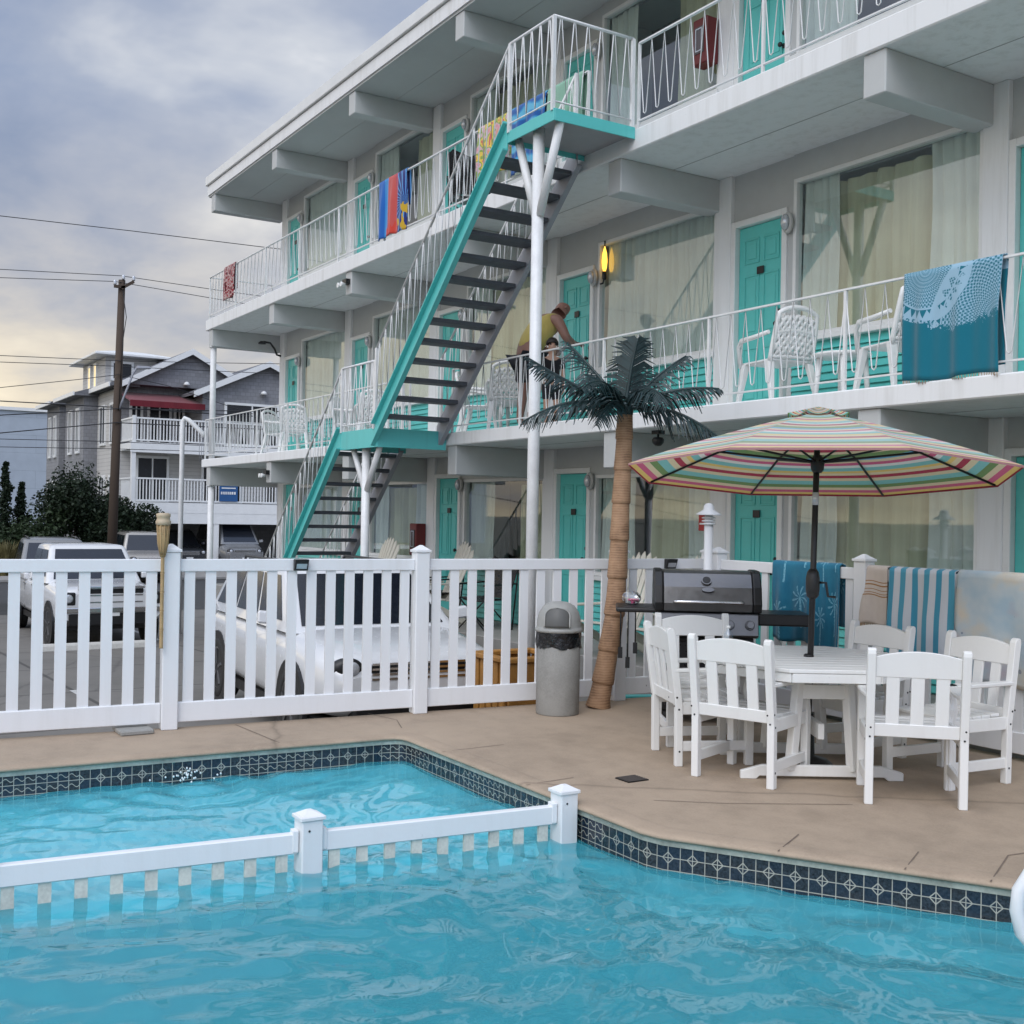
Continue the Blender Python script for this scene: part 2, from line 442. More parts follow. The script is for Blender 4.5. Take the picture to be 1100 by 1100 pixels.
# ------------------------------------------------------------------ divider fence standing in the pool
STAINED = simple('algae_stained_picket', (.68,.68,.61), .5, var=.3, scale=9)
t = thing('pool_divider', 'low white vinyl rail fence standing in the pool water', 'pool fence', (-5.55,2.27,-.17))
DP = [(-5.40,3.76),(-5.56,2.27),(-5.725,.715),(-5.88,-.72),(-6.04,-2.22)]
for i, (x, y) in enumerate(DP):
    m = M(); m.box(x-.058,x+.058,y-.058,y+.058,-.9,.075); p = m.build('post', VINYL, t, bevel=.006)
    m = M(); m.box(x-.068,x+.068,y-.068,y+.068,.072,.092); m.hexa([(x-.06,y-.06,.092),(x+.06,y-.06,.092),(x+.06,y+.06,.092),(x-.06,y+.06,.092),(x-.012,y-.012,.118),(x+.012,y-.012,.118),(x+.012,y+.012,.118),(x-.012,y+.012,.118)])
    m.build('post_cap', VINYL, p, bevel=.003)
    m = M()
    m.lathe((x+.0585,y-.02,.02), [(.006,0),(.006,.003)], 8, axis='x')
    m.build('screw', BLACKM, p)
for (x0,y0),(x1,y1) in zip(DP[:-1], DP[1:]):
    d = V((x1-x0,y1-y0,0)).normalized()
    a = V((x0,y0,0))+d*.06; b = V((x1,y1,0))-d*.06
    m = M(); m.bar(a+V((0,0,-.048)), b+V((0,0,-.048)), .05, .105); m.build('rail', VINYL, t, bevel=.006)
    for e, sg in ((a,1),(b,-1)):
        m = M(); m.bar(e+V((0,0,-.035)), e+d*sg*.03+V((0,0,-.035)), .062, .112); m.build('bracket', VINYL, t, bevel=.003)
    m = M(); k = 9
    for i in range(k):
        q = a.lerp(b, (i+.5)/k); m.bar(q+V((0,0,-.9)), q+V((0,0,-.08)), .058, .022, up=(-d.y,d.x,0))
    m.build('picket_panel', STAINED, t)
# grab rail
t = thing('pool_grab_rail', 'white tubular grab rail curving down into the pool', 'handrail', (-2.5,4.7,0))
m = M(); pts = [(-2.05,5.75,.0),(-2.08,5.62,.55),(-2.16,5.35,.83),(-2.32,5.02,.92),(-2.50,4.70,.82),(-2.67,4.42,.62),(-2.75,4.28,.43),(-2.81,4.20,.26),(-2.835,4.155,.18),(-2.84,4.15,.10),(-2.83,4.17,.01),(-2.79,4.23,-.07),(-2.70,4.37,-.16),(-2.54,4.63,-.27),(-2.40,4.86,-.35)]
m.tube([(x_+.022,y_+.035,z_) for x_,y_,z_ in pts], .028, 14); m.build('tube', VINYL, t)
m = M(); m.lathe((-2.05,5.75,0), [(.06,.004),(.06,.014),(.035,.03)], 16); m.build('flange', CHROME, t)

# ------------------------------------------------------------------ picket fences
def fence(t, pts, caps=True, base=0.0, rail_top=1.28):
    for i, p in enumerate(pts):
        d = (V(pts[min(i+1,len(pts)-1)])-V(pts[max(i-1,0)])).normalized(); s = V((-d.y,d.x))
        a = V((p[0],p[1],0)); w = .06
        def sq(z, h): return [a+V((dx*h*d.x+dy*h*s.x, dx*h*d.y+dy*h*s.y, z)) for dx,dy in ((-1,-1),(1,-1),(1,1),(-1,1))]
        m = M(); m.hexa(sq(.0,w)+sq(1.335,w)); po = m.build('post', VINYL, t, bevel=.006)
        m = M(); m.hexa(sq(1.335,.07)+sq(1.357,.07)); m.hexa(sq(1.357,.062)+sq(1.395,.01)); m.build('post_cap', VINYL, po, bevel=.003)
    for p0, p1 in zip(pts[:-1], pts[1:]):
        d = (V(p1)-V(p0)).normalized(); a = V((*p0,0))+V((*d,0))*.061; b = V((*p1,0))-V((*d,0))*.061
        m = M(); m.bar(a+V((0,0,1.233)), b+V((0,0,1.233)), .05, .094); m.build('rail', VINYL, t, bevel=.005)
        m = M(); m.bar(a+V((0,0,.125)), b+V((0,0,.125)), .05, .15); m.build('rail', VINYL, t, bevel=.005)
        L = (b-a).length; k = max(1, round((L-.07)/.157)); m = M()
        for i in range(k):
            q = a+(b-a)*((i+.5)/k); m.bar(q+V((0,0,.19)), q+V((0,0,1.19)), .078, .022, up=(d.x*0-d.y, d.x, 0))
        m.build('picket_panel', VINYL, t)
ys = [-5.6,-3.6,-1.6,.4,2.40,4.41,6.33,7.33]
t = thing('picket_fence', 'white vinyl picket fence between the pool deck and the parked cars', 'fence', (fx(2.4),2.4,0))
fence(t, [(fx(y),y) for y in ys])
t = thing('picket_fence', 'white vinyl picket fence with towels draped over it, along the motel walkway', 'fence', (-6.3,7.28,0))
fence(t, [(-8.05,7.31),(-6.30,7.28),(-4.3,7.28),(-2.3,7.28),(-.3,7.28),(1.7,7.28)])
def solar(p, face, label):
    t = thing('solar_light', label, 'solar light', p)
    d = V((face[0],face[1],0)).normalized(); s = V((-d.y,d.x,0)); c = V(p)
    m = M(); m.hexa([c+d*a+s*b+V((0,0,z)) for z, dd in ((-.05,.035),(.04,.07)) for a,b in ((0,-.055),(dd,-.055),(dd,.055),(0,.055))]); m.build('housing', BLACK, t, bevel=.004)
    m = M(); m.hexa([c+d*a+s*b+V((0,0,z)) for z, dd in ((-.035,.044),(.005,.062)) for a,b in ((.02,-.042),(dd,-.042),(dd,.042),(.02,.042))]); m.build('lens', LENS, t)
solar((fx(3.38)+.026,3.38,1.24), (1,-.1), 'small black solar light on the fence rail before the teal staircase')
solar((fx(6.85)+.026,6.85,1.24), (1,-.1), 'small black solar light on the fence rail above the barbecue')
# tiki torch tied to the fence post
t = thing('tiki_torch', 'bamboo tiki torch fixed to a white fence post', 'torch', (-8.60,2.34,.4))
x, y = -8.60, 2.315
m = M()
for k in range(5):
    z0 = .62+k*.14; m.tube([(x,y,z0),(x,y,z0+.01),(x,y,z0+.13),(x,y,z0+.14)], [.016,.0135,.0135,.016], 10)
m.build('pole', BAMBOO, t)
m = M(); m.lathe((x,y,1.30), [(.014,0),(.026,.05),(.034,.10),(.040,.18),(.042,.24)], 16)
for k in range(7): m.tube([(x+(.017+.0035*k)*cos(a),y+(.017+.0035*k)*sin(a),1.31+.027*k) for a in [2*pi*j/12 for j in range(12)]], .004, 6, closed=True)
for j in range(10):
    a = 2*pi*j/10; m.tube([(x+.016*cos(a),y+.016*sin(a),1.30),(x+.037*cos(a),y+.037*sin(a),1.40),(x+.046*cos(a),y+.046*sin(a),1.54)], .004, 6)
m.build('basket', BAMBOO, t)
m = M(); m.lathe((x,y,1.535), [(.048,0),(.054,.012),(.056,.03),(.05,.036),(.046,.055),(.052,.065),(.052,.085),(.03,.092)], 18); m.build('canister', simple('tan_metal', (.46,.37,.25), .5), t)
# wheel stops, paver and drain
def stop(x, y0, y1, z, label, mt=None):
    m = M(); m.prism([(x-.09,y0,z),(x+.09,y0,z),(x+.07,y0,z+.10),(x+.04,y0,z+.14),(x-.04,y0,z+.14),(x-.07,y0,z+.10)], (0,y1-y0,0))
    tag(m.build('wheel_stop', mt or simple('weathered_white_concrete', (.55,.54,.5), .8, var=.25), bevel=.012), label, 'wheel stop')
stop(-22.4, 3.7, 5.9, gz(-22.4), 'long white concrete wheel stop before the white pickup truck')
m = M(); m.box(-8.80,-8.53,2.02,2.26,.0,.035); tag(m.build('paver', GREYC, bevel=.008), 'pale grey square paver lying under the fence by the torch post', 'paver')
t = thing('deck_drain', 'small dark square drain set in the tan deck', 'drain', (-5.72,4.5,0))
m = M(); m.box(-5.79,-5.65,4.42,4.58,.001,.007); m.build('frame', BLACKM, t)
m = M()
for k in range(6): m.box(-5.785+.0235*k,-5.775+.0235*k,4.425,4.575,.0075,.0105)
m.build('grate', simple('dull_brown_metal', (.10,.085,.075), .6), t)

m = M()
for pts in ([(-5.23,4.28),(-4.98,4.60),(-4.76,4.98),(-4.60,5.25)],[(-8.62,4.02),(-8.25,4.10),(-7.92,3.98)],[(-8.9,.1),(-8.25,.25)],[(-7.0,3.83),(-7.02,4.35)],[(-5.9,3.82),(-5.93,4.2)],[(-4.13,4.18),(-4.30,4.50)],[(-3.62,4.50),(-3.78,4.80)],[(-3.30,4.70),(-3.52,5.15),(-3.50,5.3)],[(-8.62,2.9),(-7.8,2.95)]):
    for a, b in zip(pts[:-1], pts[1:]):
        d = (V(b)-V(a)).normalized(); s_ = V((-d.y,d.x))*.0034
        m.quad((a[0]-s_.x,a[1]-s_.y,.0035),(b[0]-s_.x,b[1]-s_.y,.0035),(b[0]+s_.x,b[1]+s_.y,.0035),(a[0]+s_.x,a[1]+s_.y,.0035))
structure('deck_joint', m, simple('dirty_joint', (.17,.13,.10), .9, var=.4))
# ------------------------------------------------------------------ the motel
YE, YW = 7.30, 8.75
ZF = [.10, 2.735, 5.685]                      # floors
ZC = [2.567, 5.46, 8.30]                      # soffits
PX = [-6.2-3.43*k for k in range(-2, 6)]      # pillar lines, from the near end to the far corner
XL, XR = -24.15, 1.2
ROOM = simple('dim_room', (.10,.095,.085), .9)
motel = thing('motel', 'three storey white motel with turquoise doors, curtained windows and open balconies', 'motel', (-12,8,.1))
# structure of the building
m = M(); m.box(-23.5,XR,9.6,17,-1.0,8.32); m.box(-23.52,-23.36,8.95,9.6,-1.0,8.32); m.build('wall', WHITE, motel)
def slab(z0, z1, x0):
    m = M(); m.prism([(x0,YE,z0),(x0,YE,z1),(x0,9.6,z1),(x0,9.6,z0)], (XR-x0,0,0)); m.build('floor_slab', WHITE, motel, bevel=.012)
m = M(); m.box(-24.1,XR,7.5,9.6,-1.0,.10); m.build('floor_slab', WALK, motel, bevel=.01)
slab(2.567,2.735,-24.22); slab(5.46,5.685,-24.1)
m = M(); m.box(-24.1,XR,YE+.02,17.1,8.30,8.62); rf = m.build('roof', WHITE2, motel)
m = M(); m.box(-24.1,XR,YE-.005,YE+.02,8.335,8.53); m.box(-24.12,-24.1,YE-.005,17.1,8.335,8.53); m.build('fascia', WHITE, rf)
m = M(); m.box(-24.16,XR,YE-.045,YE+.02,8.545,8.735); m.box(-24.16,-24.1,YE+.02,17.1,8.545,8.735); m.box(-24.1,XR,YE+.02,17.1,8.62,8.70); m.build('parapet_edge', TRIM, rf, bevel=.01)
# seams on the soffits
m = M()
for z in ZC:
    m.box(-23.9,XR,8.05,8.058,z-.004,z-.001)
m.build('soffit_seam', simple('soffit_seam_grey', (.42,.42,.42), .7), motel)
# end-wall beams and steel posts at the far corner
for z0, z1 in ((2.18,2.567),(5.10,5.46),(7.95,8.30)):
    for k in range(-2, 5):
        bx = -6.33-3.47*k
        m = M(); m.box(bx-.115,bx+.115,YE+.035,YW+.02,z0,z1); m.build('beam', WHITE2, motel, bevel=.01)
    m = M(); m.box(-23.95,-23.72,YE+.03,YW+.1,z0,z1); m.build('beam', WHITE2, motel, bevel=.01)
for z0, z1 in ((-.95,2.18),(2.735,5.10)):
    m = M(); m.lathe((-23.84,7.40,0), [(.062,z0),(.062,z1)], 16); m.lathe((-23.84,7.40,0), [(.09,z1-.012),(.09,z1)], 16); m.build('post', METALW, motel)
# pillars between the rooms
for f in range(3):
    for x in PX:
        m = M(); m.box(x-.12,x+.13,YW-.03,9.6,ZF[f],ZC[f]); m.build('pillar', WHITE, motel, bevel=.008)

def door(x0, x1, zb, zt):
    """six-panel door in a white frame; x0 < x1"""
    m = M()
    m.box(x0-.07,x0,YW-.02,YW+.12,zb,zt+.07); m.box(x1,x1+.07,YW-.02,YW+.12,zb,zt+.07); m.box(x0,x1,YW-.02,YW+.12,zt,zt+.07); m.box(x0,x1,YW-.03,YW+.12,zb,zb+.035)
    fr = m.build('door_frame', TRIM, motel, bevel=.005)
    m = M(); yd = YW+.045
    m.box(x0+.004,x1-.004,yd,yd+.045,zb+.04,zt-.004)
    W, H = x1-x0, zt-zb-.04; a = zb+.04
    for cx in (.29,.71):
        for v0, v1 in ((.07,.36),(.42,.74),(.80,.93)):
            px0, px1 = x0+W*(cx-.165), x0+W*(cx+.165); q0, q1 = a+H*v0, a+H*v1
            for e0,e1,e2,e3 in ((px0,px1,q0,q0+.018),(px0,px1,q1-.018,q1),(px0,px0+.018,q0+.018,q1-.018),(px1-.018,px1,q0+.018,q1-.018)):
                m.box(e0,e1,yd-.011,yd,e2,e3)
            m.box(px0+.05,px1-.05,yd-.008,yd,q0+.05,q1-.05)
    dr = m.build('door', TEAL, motel, bevel=.003)
    m = M(); hx = x1-.07; hz = zb+1.0
    m.lathe((hx,yd,hz), [(.026,0),(.026,-.01),(.012,-.014),(.012,-.045),(.026,-.05),(.028,-.065),(.018,-.078),(.001,-.08)], 14, axis='y'); m.lathe((hx,yd,hz+.14), [(.024,0),(.024,-.012),(.001,-.013)], 12, axis='y')
    m.build('handle', BLACKM, dr)
    m = M(); cx = (x0+x1)/2; m.box(cx-.05,cx+.05,yd-.024,yd-.012,zb+1.58,zb+1.66); pl = m.build('number_plate', BLACK, dr, bevel=.002)
    m = M(); m.box(x0-.095,x0-.072,YW-.015,YW+.1,zb,ZC[[i for i in range(3) if ZF[i] <= zb+.01][-1]]); m.build('jamb_strip', WHITE, fr)
def pleats(x0, x1, z0, z1, y, amp, wl, ph=0):
    k = max(6, int((x1-x0)/wl*14))
    def fn(u, v):
        x = x0+(x1-x0)*u
        s = 1-2*abs(sin(pi*(x-x0)/wl+ph+.7*sin(3.1*x)))**.55; s2 = sin(2*pi*(x-x0)/wl*.37+1.3)
        a = amp*(1-.30*v)*(.75+.45*s2)
        return (x+.012*sin(5*x+7*v), y+a*s, z0+(z1-z0)*v)
    return M().grid(fn, k, 6)
def window(x0, x1, zb, zt, style, seed):
    """picture window: frame, pane, curtains, sill and a slatted panel below"""
    r = random.Random(seed)
    zs = zb+.80
    m = M(); y0, y1 = YW-.005, YW+.09
    m.box(x0,x0+.045,y0,y1,zs,zt); m.box(x1-.045,x1,y0,y1,zs,zt); m.box(x0+.045,x1-.045,y0,y1,zt-.045,zt); m.box(x0+.045,x1-.045,y0,y1,zs,zs+.05)
    wf = m.build('window', TRIM, motel, bevel=.004)
    m = M(); m.box(x0+.045,x1-.045,YW+.04,YW+.048,zs+.05,zt-.045); m.build('pane', GLASS, wf)
    m = M(); m.box(x0-.03,x1+.03,YW-.07,YW+.05,zs-.055,zs-.002); m.build('sill', TRIM, wf, bevel=.006)
    m = M(); m.box(x0,x1,YW+.02,9.6,zb,zs-.055)
    k = 9; h = (zs-.055-zb-.03)/k
    for i in range(k):
        z = zb+.02+h*i; m.hexa([(x0+.01,YW-.012,z),(x1-.01,YW-.012,z),(x1-.01,YW+.019,z),(x0+.01,YW+.019,z),(x0+.01,YW+.008,z+h-.012),(x1-.01,YW+.008,z+h-.012),(x1-.01,YW+.019,z+h-.012),(x0+.01,YW+.019,z+h-.012)])
    m.build('slatted_panel', TEAL, motel)
    yc = YW+.135; zt2 = zt-.01
    if style == 'beige':
        parts = [('s',x0+.05,x0+.50+r.uniform(0,.15)),('b',x0+.42,x1-.45-r.uniform(0,.1)),('s',x1-.62,x1-.05)]
    elif style == 'sheer': parts = [('s',x0+.05,x1-.05)]
    elif style == 'gap':
        g0 = x0+.25+r.uniform(.2,.6); parts = [('s',x0+.05,g0),('b',x0+1.35,x1-.05)]
    else: parts = [('s',x0+.05,x0+.7),('b',x0+1.0,x1-.6),('s',x1-.5,x1-.05)]
    for c, a, b in parts:
        if b-a < .1: continue
        top = zt2-(.085 if c == 'b' else .02)
        pleats(a, b, zs-.25, top, yc+(.085 if c == 'b' else 0), .070 if c == 'b' else .045, .20 if c == 'b' else .12, seed).build('curtain', CURTAIN if c == 'b' else SHEER, wf)
    m = M(); m.bar((x0+.05,yc+.03,zt2-.02),(x1-.05,yc+.03,zt2-.02),.012,.02); m.build('curtain_rail', GREYST, wf)
    # the unlit room behind, closed on all sides by the building
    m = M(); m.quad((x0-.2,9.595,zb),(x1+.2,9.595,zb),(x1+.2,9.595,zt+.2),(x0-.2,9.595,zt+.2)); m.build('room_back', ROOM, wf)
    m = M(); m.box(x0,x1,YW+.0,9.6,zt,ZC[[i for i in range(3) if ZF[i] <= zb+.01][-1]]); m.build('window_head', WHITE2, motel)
def lamp(x, z):
    m = M(); y = YW-.03
    m.lathe((x,y,z), [(.001,-.0),(.07,-.0),(.074,-.025),(.06,-.045),(.001,-.05)], 18, axis='y')
    for i, q in enumerate(m.v): m.v[i] = (q[0], q[1], z+(q[2]-z)*1.55)
    lo = m.build('wall_lamp', simple('pale_lamp_casing', (.5,.5,.48), .4) if 'pale_lamp_casing' not in MT else MT['pale_lamp_casing'], motel)
    m = M(); m.lathe((x,y-.045,z), [(.052,0),(.05,-.03),(.03,-.05),(.001,-.055)], 16, axis='y')
    for i, q in enumerate(m.v): m.v[i] = (q[0], q[1], z+(q[2]-z)*1.6)
    m.build('lamp_lens', LENS, lo)
styles = {(1,0):'beige',(1,1):'sheer',(1,2):'beige',(1,3):'sheer',(1,4):'sheer',(2,0):'gap',(2,1):'gap',(2,2):'beige',(2,3):'gap',(2,4):'sheer',(0,0):'beige',(0,1):'mid',(0,2):'gap',(0,3):'beige',(0,4):'sheer'}
for f in range(3):
    zb = ZF[f]
    for k in range(-1, 6):                     # room k lies to the near side of pillar k
        P = -6.2-3.43*k
        door(P+.20, P+.90, zb, zb+2.13)
        lamp(P+1.02, zb+2.02)
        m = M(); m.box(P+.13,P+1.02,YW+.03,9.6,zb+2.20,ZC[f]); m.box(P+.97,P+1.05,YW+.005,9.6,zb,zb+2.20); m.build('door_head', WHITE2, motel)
        x0, x1 = P+1.05, P+3.31
        window(x0, x1, zb, zb+(2.10 if f == 0 else 2.47), styles.get((f, k-1 if f else k-1), 'beige'), 10*f+k+3)
# balcony railings: hairpin rods between two rails
def railing(segs, z, h, name='balcony_railing', parent=None, pitch=.2, post_every=1.72):
    seen = set()
    for p0, p1 in segs:
        a, b = V((*p0, z)), V((*p1, z)); L = (b-a).length; d = (b-a)/L
        m = M()
        n = max(1, round(L/pitch)); st = L/n; pts = []
        for i in range(n):
            q = a+d*(st*i)
            pts += [q+V((0,0,h-.02)), q+d*(st*.40)+V((0,0,.16)), q+d*(st*.5)+V((0,0,.145)), q+d*(st*.60)+V((0,0,.16))]
        pts.append(a+d*L+V((0,0,h-.02)))
        m.tube(pts, .0062, 5)
        ro = m.build(name, METALW, parent)
        m = M(); m.bar(a+V((0,0,h)), b+V((0,0,h)), .034, .016); m.build('top_rail', METALW, ro)
        m = M(); m.bar(a+V((0,0,.09)), b+V((0,0,.09)), .024, .014); m.build('bottom_rail', METALW, ro)
        k = max(1, round(L/post_every))
        for i in range(k+1):
            if i == 0 and tuple(p0) in seen: continue
            if i == k and tuple(p1) in seen: continue
            if i in (0, k): seen.add(tuple(p0 if i == 0 else p1))
            q = a+d*(L*i/k); m = M(); m.bar(q+V((0,0,-.03)), q+V((0,0,h)), .026, .026); m.build('rail_post', METALW, ro)
YR = YE+.05
railing([((-24.12,YR),(-14.55,YR)),((-13.3,YR),(-6.6,YR)),((-6.6,YR),(1.1,YR)),((-24.12,YR),(-24.12,8.72))], ZF[1], .84, parent=motel)
railing([((-24.0,YR),(-17.2,YR)),((-17.2,YR),(-10.32,YR)),((-9.42,YR),(-4.0,YR)),((-4.0,YR),(1.1,YR)),((-24.0,YR),(-24.0,8.72))], ZF[2], .90, parent=motel)
# small fittings fixed to the building
def fitting(name, label, cat, loc): return thing(name, label, cat, loc)
for (x, z, lab) in ((-16.72,.92,'red fire extinguisher cabinet on a pillar between two ground floor doors'),(-9.86,6.72,'red fire extinguisher cabinet on the top balcony wall beside a turquoise door')):
    t = fitting('extinguisher_cabinet', lab, 'extinguisher cabinet', (x,8.68,z))
    m = M(); m.box(x-.12,x+.12,8.54,8.72,z+.06,z+.58); b = m.build('cabinet', RED, t, bevel=.012)
    m = M(); m.box(x-.075,x+.075,8.53,8.54,z+.18,z+.48); m.build('window', simple('dull_pane', (.10,.08,.08), .15) if 'dull_pane' not in MT else MT['dull_pane'], t)
    m = M()
    for q0,q1,q2,q3 in ((-.055,-.043,.2,.46),(.043,.055,.2,.46),(-.043,.043,.2,.212),(-.043,.043,.448,.46)): m.box(x+q0,x+q1,8.522,8.53,z+q2,z+q3)
    m.build('window_trim', LENS, t)
t = fitting('fire_alarm', 'small red fire alarm box on the wall beside a ground floor door', 'fire alarm', (-9.82,8.70,1.5))
m = M(); m.box(-9.88,-9.74,8.66,8.72,1.52,1.70); m.build('box', simple('bright_red', (.42,.03,.03), .4), t, bevel=.006)
m = M(); m.box(-9.85,-9.77,8.652,8.66,1.59,1.61); m.build('pull_bar', TRIM, t)
t = fitting('security_camera', 'black dome security camera under the balcony beam', 'security camera', (-9.32,7.6,2.54))
m = M(); m.box(-9.38,-9.26,7.56,7.64,2.53,2.567); m.tube([(-9.32,7.6,2.53),(-9.32,7.6,2.50)], .012); m.build('bracket', BLACK, t)
m = M(); m.lathe((-9.32,7.6,0), [(.001,2.405),(.035,2.41),(.06,2.44),(.065,2.47),(.05,2.495),(.001,2.50)], 18); m.build('dome', BLACK, t)
t = fitting('gooseneck_lamp', 'black gooseneck lamp on the far corner wall of the motel', 'lamp', (-23.4,8.7,5.0))
m = M(); m.tube([(-23.4,8.72,4.98),(-23.4,8.63,5.0),(-23.4,8.58,5.12),(-23.4,8.48,5.24),(-23.4,8.33,5.25)], .022, 10); m.build('arm', BLACK, t)
m = M(); m.lathe((-23.4,8.30,5.20), [(.08,0),(.075,.03),(.035,.06),(.001,.065)], 16); m.build('lamp_shade', BLACK, t)
for bx, z, lab in ((-16.74,5.20,'white twin flood light on the balcony beam over a second floor door'),(-20.21,2.27,'white twin flood light under the lowest balcony beside the steel post')):
    t = fitting('flood_light', lab, 'flood light', (bx,7.33,z))
    m = M(); m.box(bx-.07,bx+.07,7.26,7.335,z+.06,z+.14); m.build('bracket', BLACK, t)
    for s in (-1,1):
        m = M(); m.lathe((bx+s*.06,7.25,z+.04), [(.02,0),(.035,-.05),(.042,-.075),(.036,-.077),(.001,-.07)], 14, axis='y'); m.build('lamp_head', TRIM, t)
# glowing flame shape standing in for a window reflection, with an added holder
FL = N('warm_window_reflection'); e = FL.n('Emission', None, Color=(1.,.52,.06), Strength=2.6); FL.t.links.new(e.outputs[0], FL.out.inputs[0])
t = fitting('flame_reflection', 'amber glow standing in for a reflection at the edge of a curtained window', 'lamp', (-11.82,8.66,4.6))
m = M(); m.lathe((-11.85,8.735,0), [(.012,4.80),(.030,4.86),(.036,4.94),(.028,5.04),(.001,5.14)], 14); m.build('reflection_glow', FL.m, t)
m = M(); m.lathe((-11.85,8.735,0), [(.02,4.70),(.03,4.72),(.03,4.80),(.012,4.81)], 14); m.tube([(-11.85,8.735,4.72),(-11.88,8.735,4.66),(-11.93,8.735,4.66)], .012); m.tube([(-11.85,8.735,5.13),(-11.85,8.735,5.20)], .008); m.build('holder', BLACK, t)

# ------------------------------------------------------------------ the outside staircase
st = thing('staircase', 'turquoise steel outside staircase climbing the motel front in two flights', 'staircase', (-14,6.7,-.75))
YO, YI = 6.30, 7.20
def stringer(p0, p1, y, d, mt, name='stringer'):
    """channel between two points given by their upper edge, cut plumb at both ends"""
    (x0,z0),(x1,z1) = p0, p1; m = M()
    m.prism([(x0,y-.02,z0-d),(x1,y-.02,z1-d),(x1,y-.02,z1),(x0,y-.02,z0)], (0,.012,0))
    s = 1 if y > 6.8 else -1
    for k in (0, 1):
        e = d if k else .02
        m.prism([(x0,y-.075 if s < 0 else y-.008,z0-e-.0),(x1,y-.075 if s < 0 else y-.008,z1-e),(x1,y-.075 if s < 0 else y-.008,z1-e+.02),(x0,y-.075 if s < 0 else y-.008,z0-e+.02)], (0,.055,0))
    return m.build(name, mt, st)
A0, A1 = (-13.42,2.82), (-10.28,5.80)
B0, B1 = (-18.15,-.66), (-14.52,2.82)
stringer(A0, A1, YO, .30, TEALST); stringer(A0, A1, YI, .30, GREYST)
stringer(B0, B1, YO, .30, TEALST); stringer(B0, B1, YI, .30, GREYST)
def treads(p0, p1, n, dz):
    for i in range(1, n):
        f = i/n; x = p0[0]+(p1[0]-p0[0])*f; z = p0[1]+(p1[1]-p0[1])*f-dz
        m = M(); m.box(x-.13,x+.13,YO-.008,YI-.022,z-.05,z); m.build('step', TREAD, st, bevel=.006)
treads(A0, A1, 14, .12); treads(B0, B1, 17, .12)
def landing(x0, x1, z, lip, y1=YE):
    m = M(); m.box(x0,x1,YO,y1,z-.055,z); m.build('landing', simple('landing_grey', (.34,.34,.35), .6) if 'landing_grey' not in MT else MT['landing_grey'], st)
    m = M(); m.box(x0-.012,x1+.012,YO-.016,YO-.001,z-lip,z+.012); m.box(x1+.001,x1+.014,YO-.001,y1-.003,z-lip,z+.012); m.box(x0-.014,x0-.001,YO-.001,y1-.003,z-lip,z+.012); m.build('landing_edge', TEALST, st, bevel=.003)
landing(-10.30,-9.42,5.685,.11); landing(-14.54,-13.38,2.74,.235)
def column(x, y, ztop, r, arm, drop):
    m = M(); m.lathe((x,y,0), [(r,-.8),(r,ztop)], 16); m.lathe((x,y,0), [(r*1.9,gz(x)),(r*1.9,gz(x)+.015)], 16); c = m.build('column', METALW, st)
    for s in (-1, 1):
        m = M(); m.tube([(x+s*r*.6,y,ztop-drop),(x+s*arm,y,ztop+.0)], r*.72, 12); m.build('brace', METALW, st)
column(-9.85, 6.40, 5.63, .062, .40, .90); column(-13.92, 6.40, 2.68, .056, .52, .72)
def stair_rail(pts, h, every=.17, posts=True, nm='stair_railing'):
    """hairpin railing over a chain of foot points (x, y, z)"""
    m = M(); P = [V(p) for p in pts]
    zz = []
    for a, b in zip(P[:-1], P[1:]):
        L = hypot(b.x-a.x, b.y-a.y); n = max(1, round(L/every))
        for i in range(n):
            q = a.lerp(b, i/n); q2 = a.lerp(b, (i+.45)/n); q3 = a.lerp(b, (i+.55)/n)
            zz += [q2+V((0,0,h-.01)), q3+V((0,0,h-.01)), a.lerp(b, (i+1)/n)+V((0,0,.09))] if zz else [q+V((0,0,.09)), q2+V((0,0,h-.01)), q3+V((0,0,h-.01)), a.lerp(b, (i+1)/n)+V((0,0,.09))]
    m.tube(zz, .0068, 5); ro = m.build(nm, METALW, st)
    m = M(); m.tube([p+V((0,0,h)) for p in P], .0165, 8); m.build('handrail', METALW, ro)
    m = M(); m.tube([p+V((0,0,.075)) for p in P], .010, 6); m.build('bottom_rail', METALW, ro)
    for p in P: 
        m = M(); m.bar(p+V((0,0,-.02)), p+V((0,0,h)), .036, .036, up=(0,1,0)); m.build('rail_post', METALW, ro)
yo = YO-.01
stair_rail([(-13.42,yo,2.86),(-10.26,yo,5.70),(-9.44,yo,5.70),(-9.44,7.28,5.70)], .92)
stair_rail([(-18.15,yo,-.62),(-14.50,yo,2.76),(-13.46,yo,2.76)], .86)
stair_rail([(-14.50,YI+.01,2.76),(-18.1,YI+.01,-.6)], .86, nm='stair_railing')
stair_rail([(-13.36,YI+.01,2.86),(-10.36,YI+.01,5.68)], .86, nm='stair_railing')
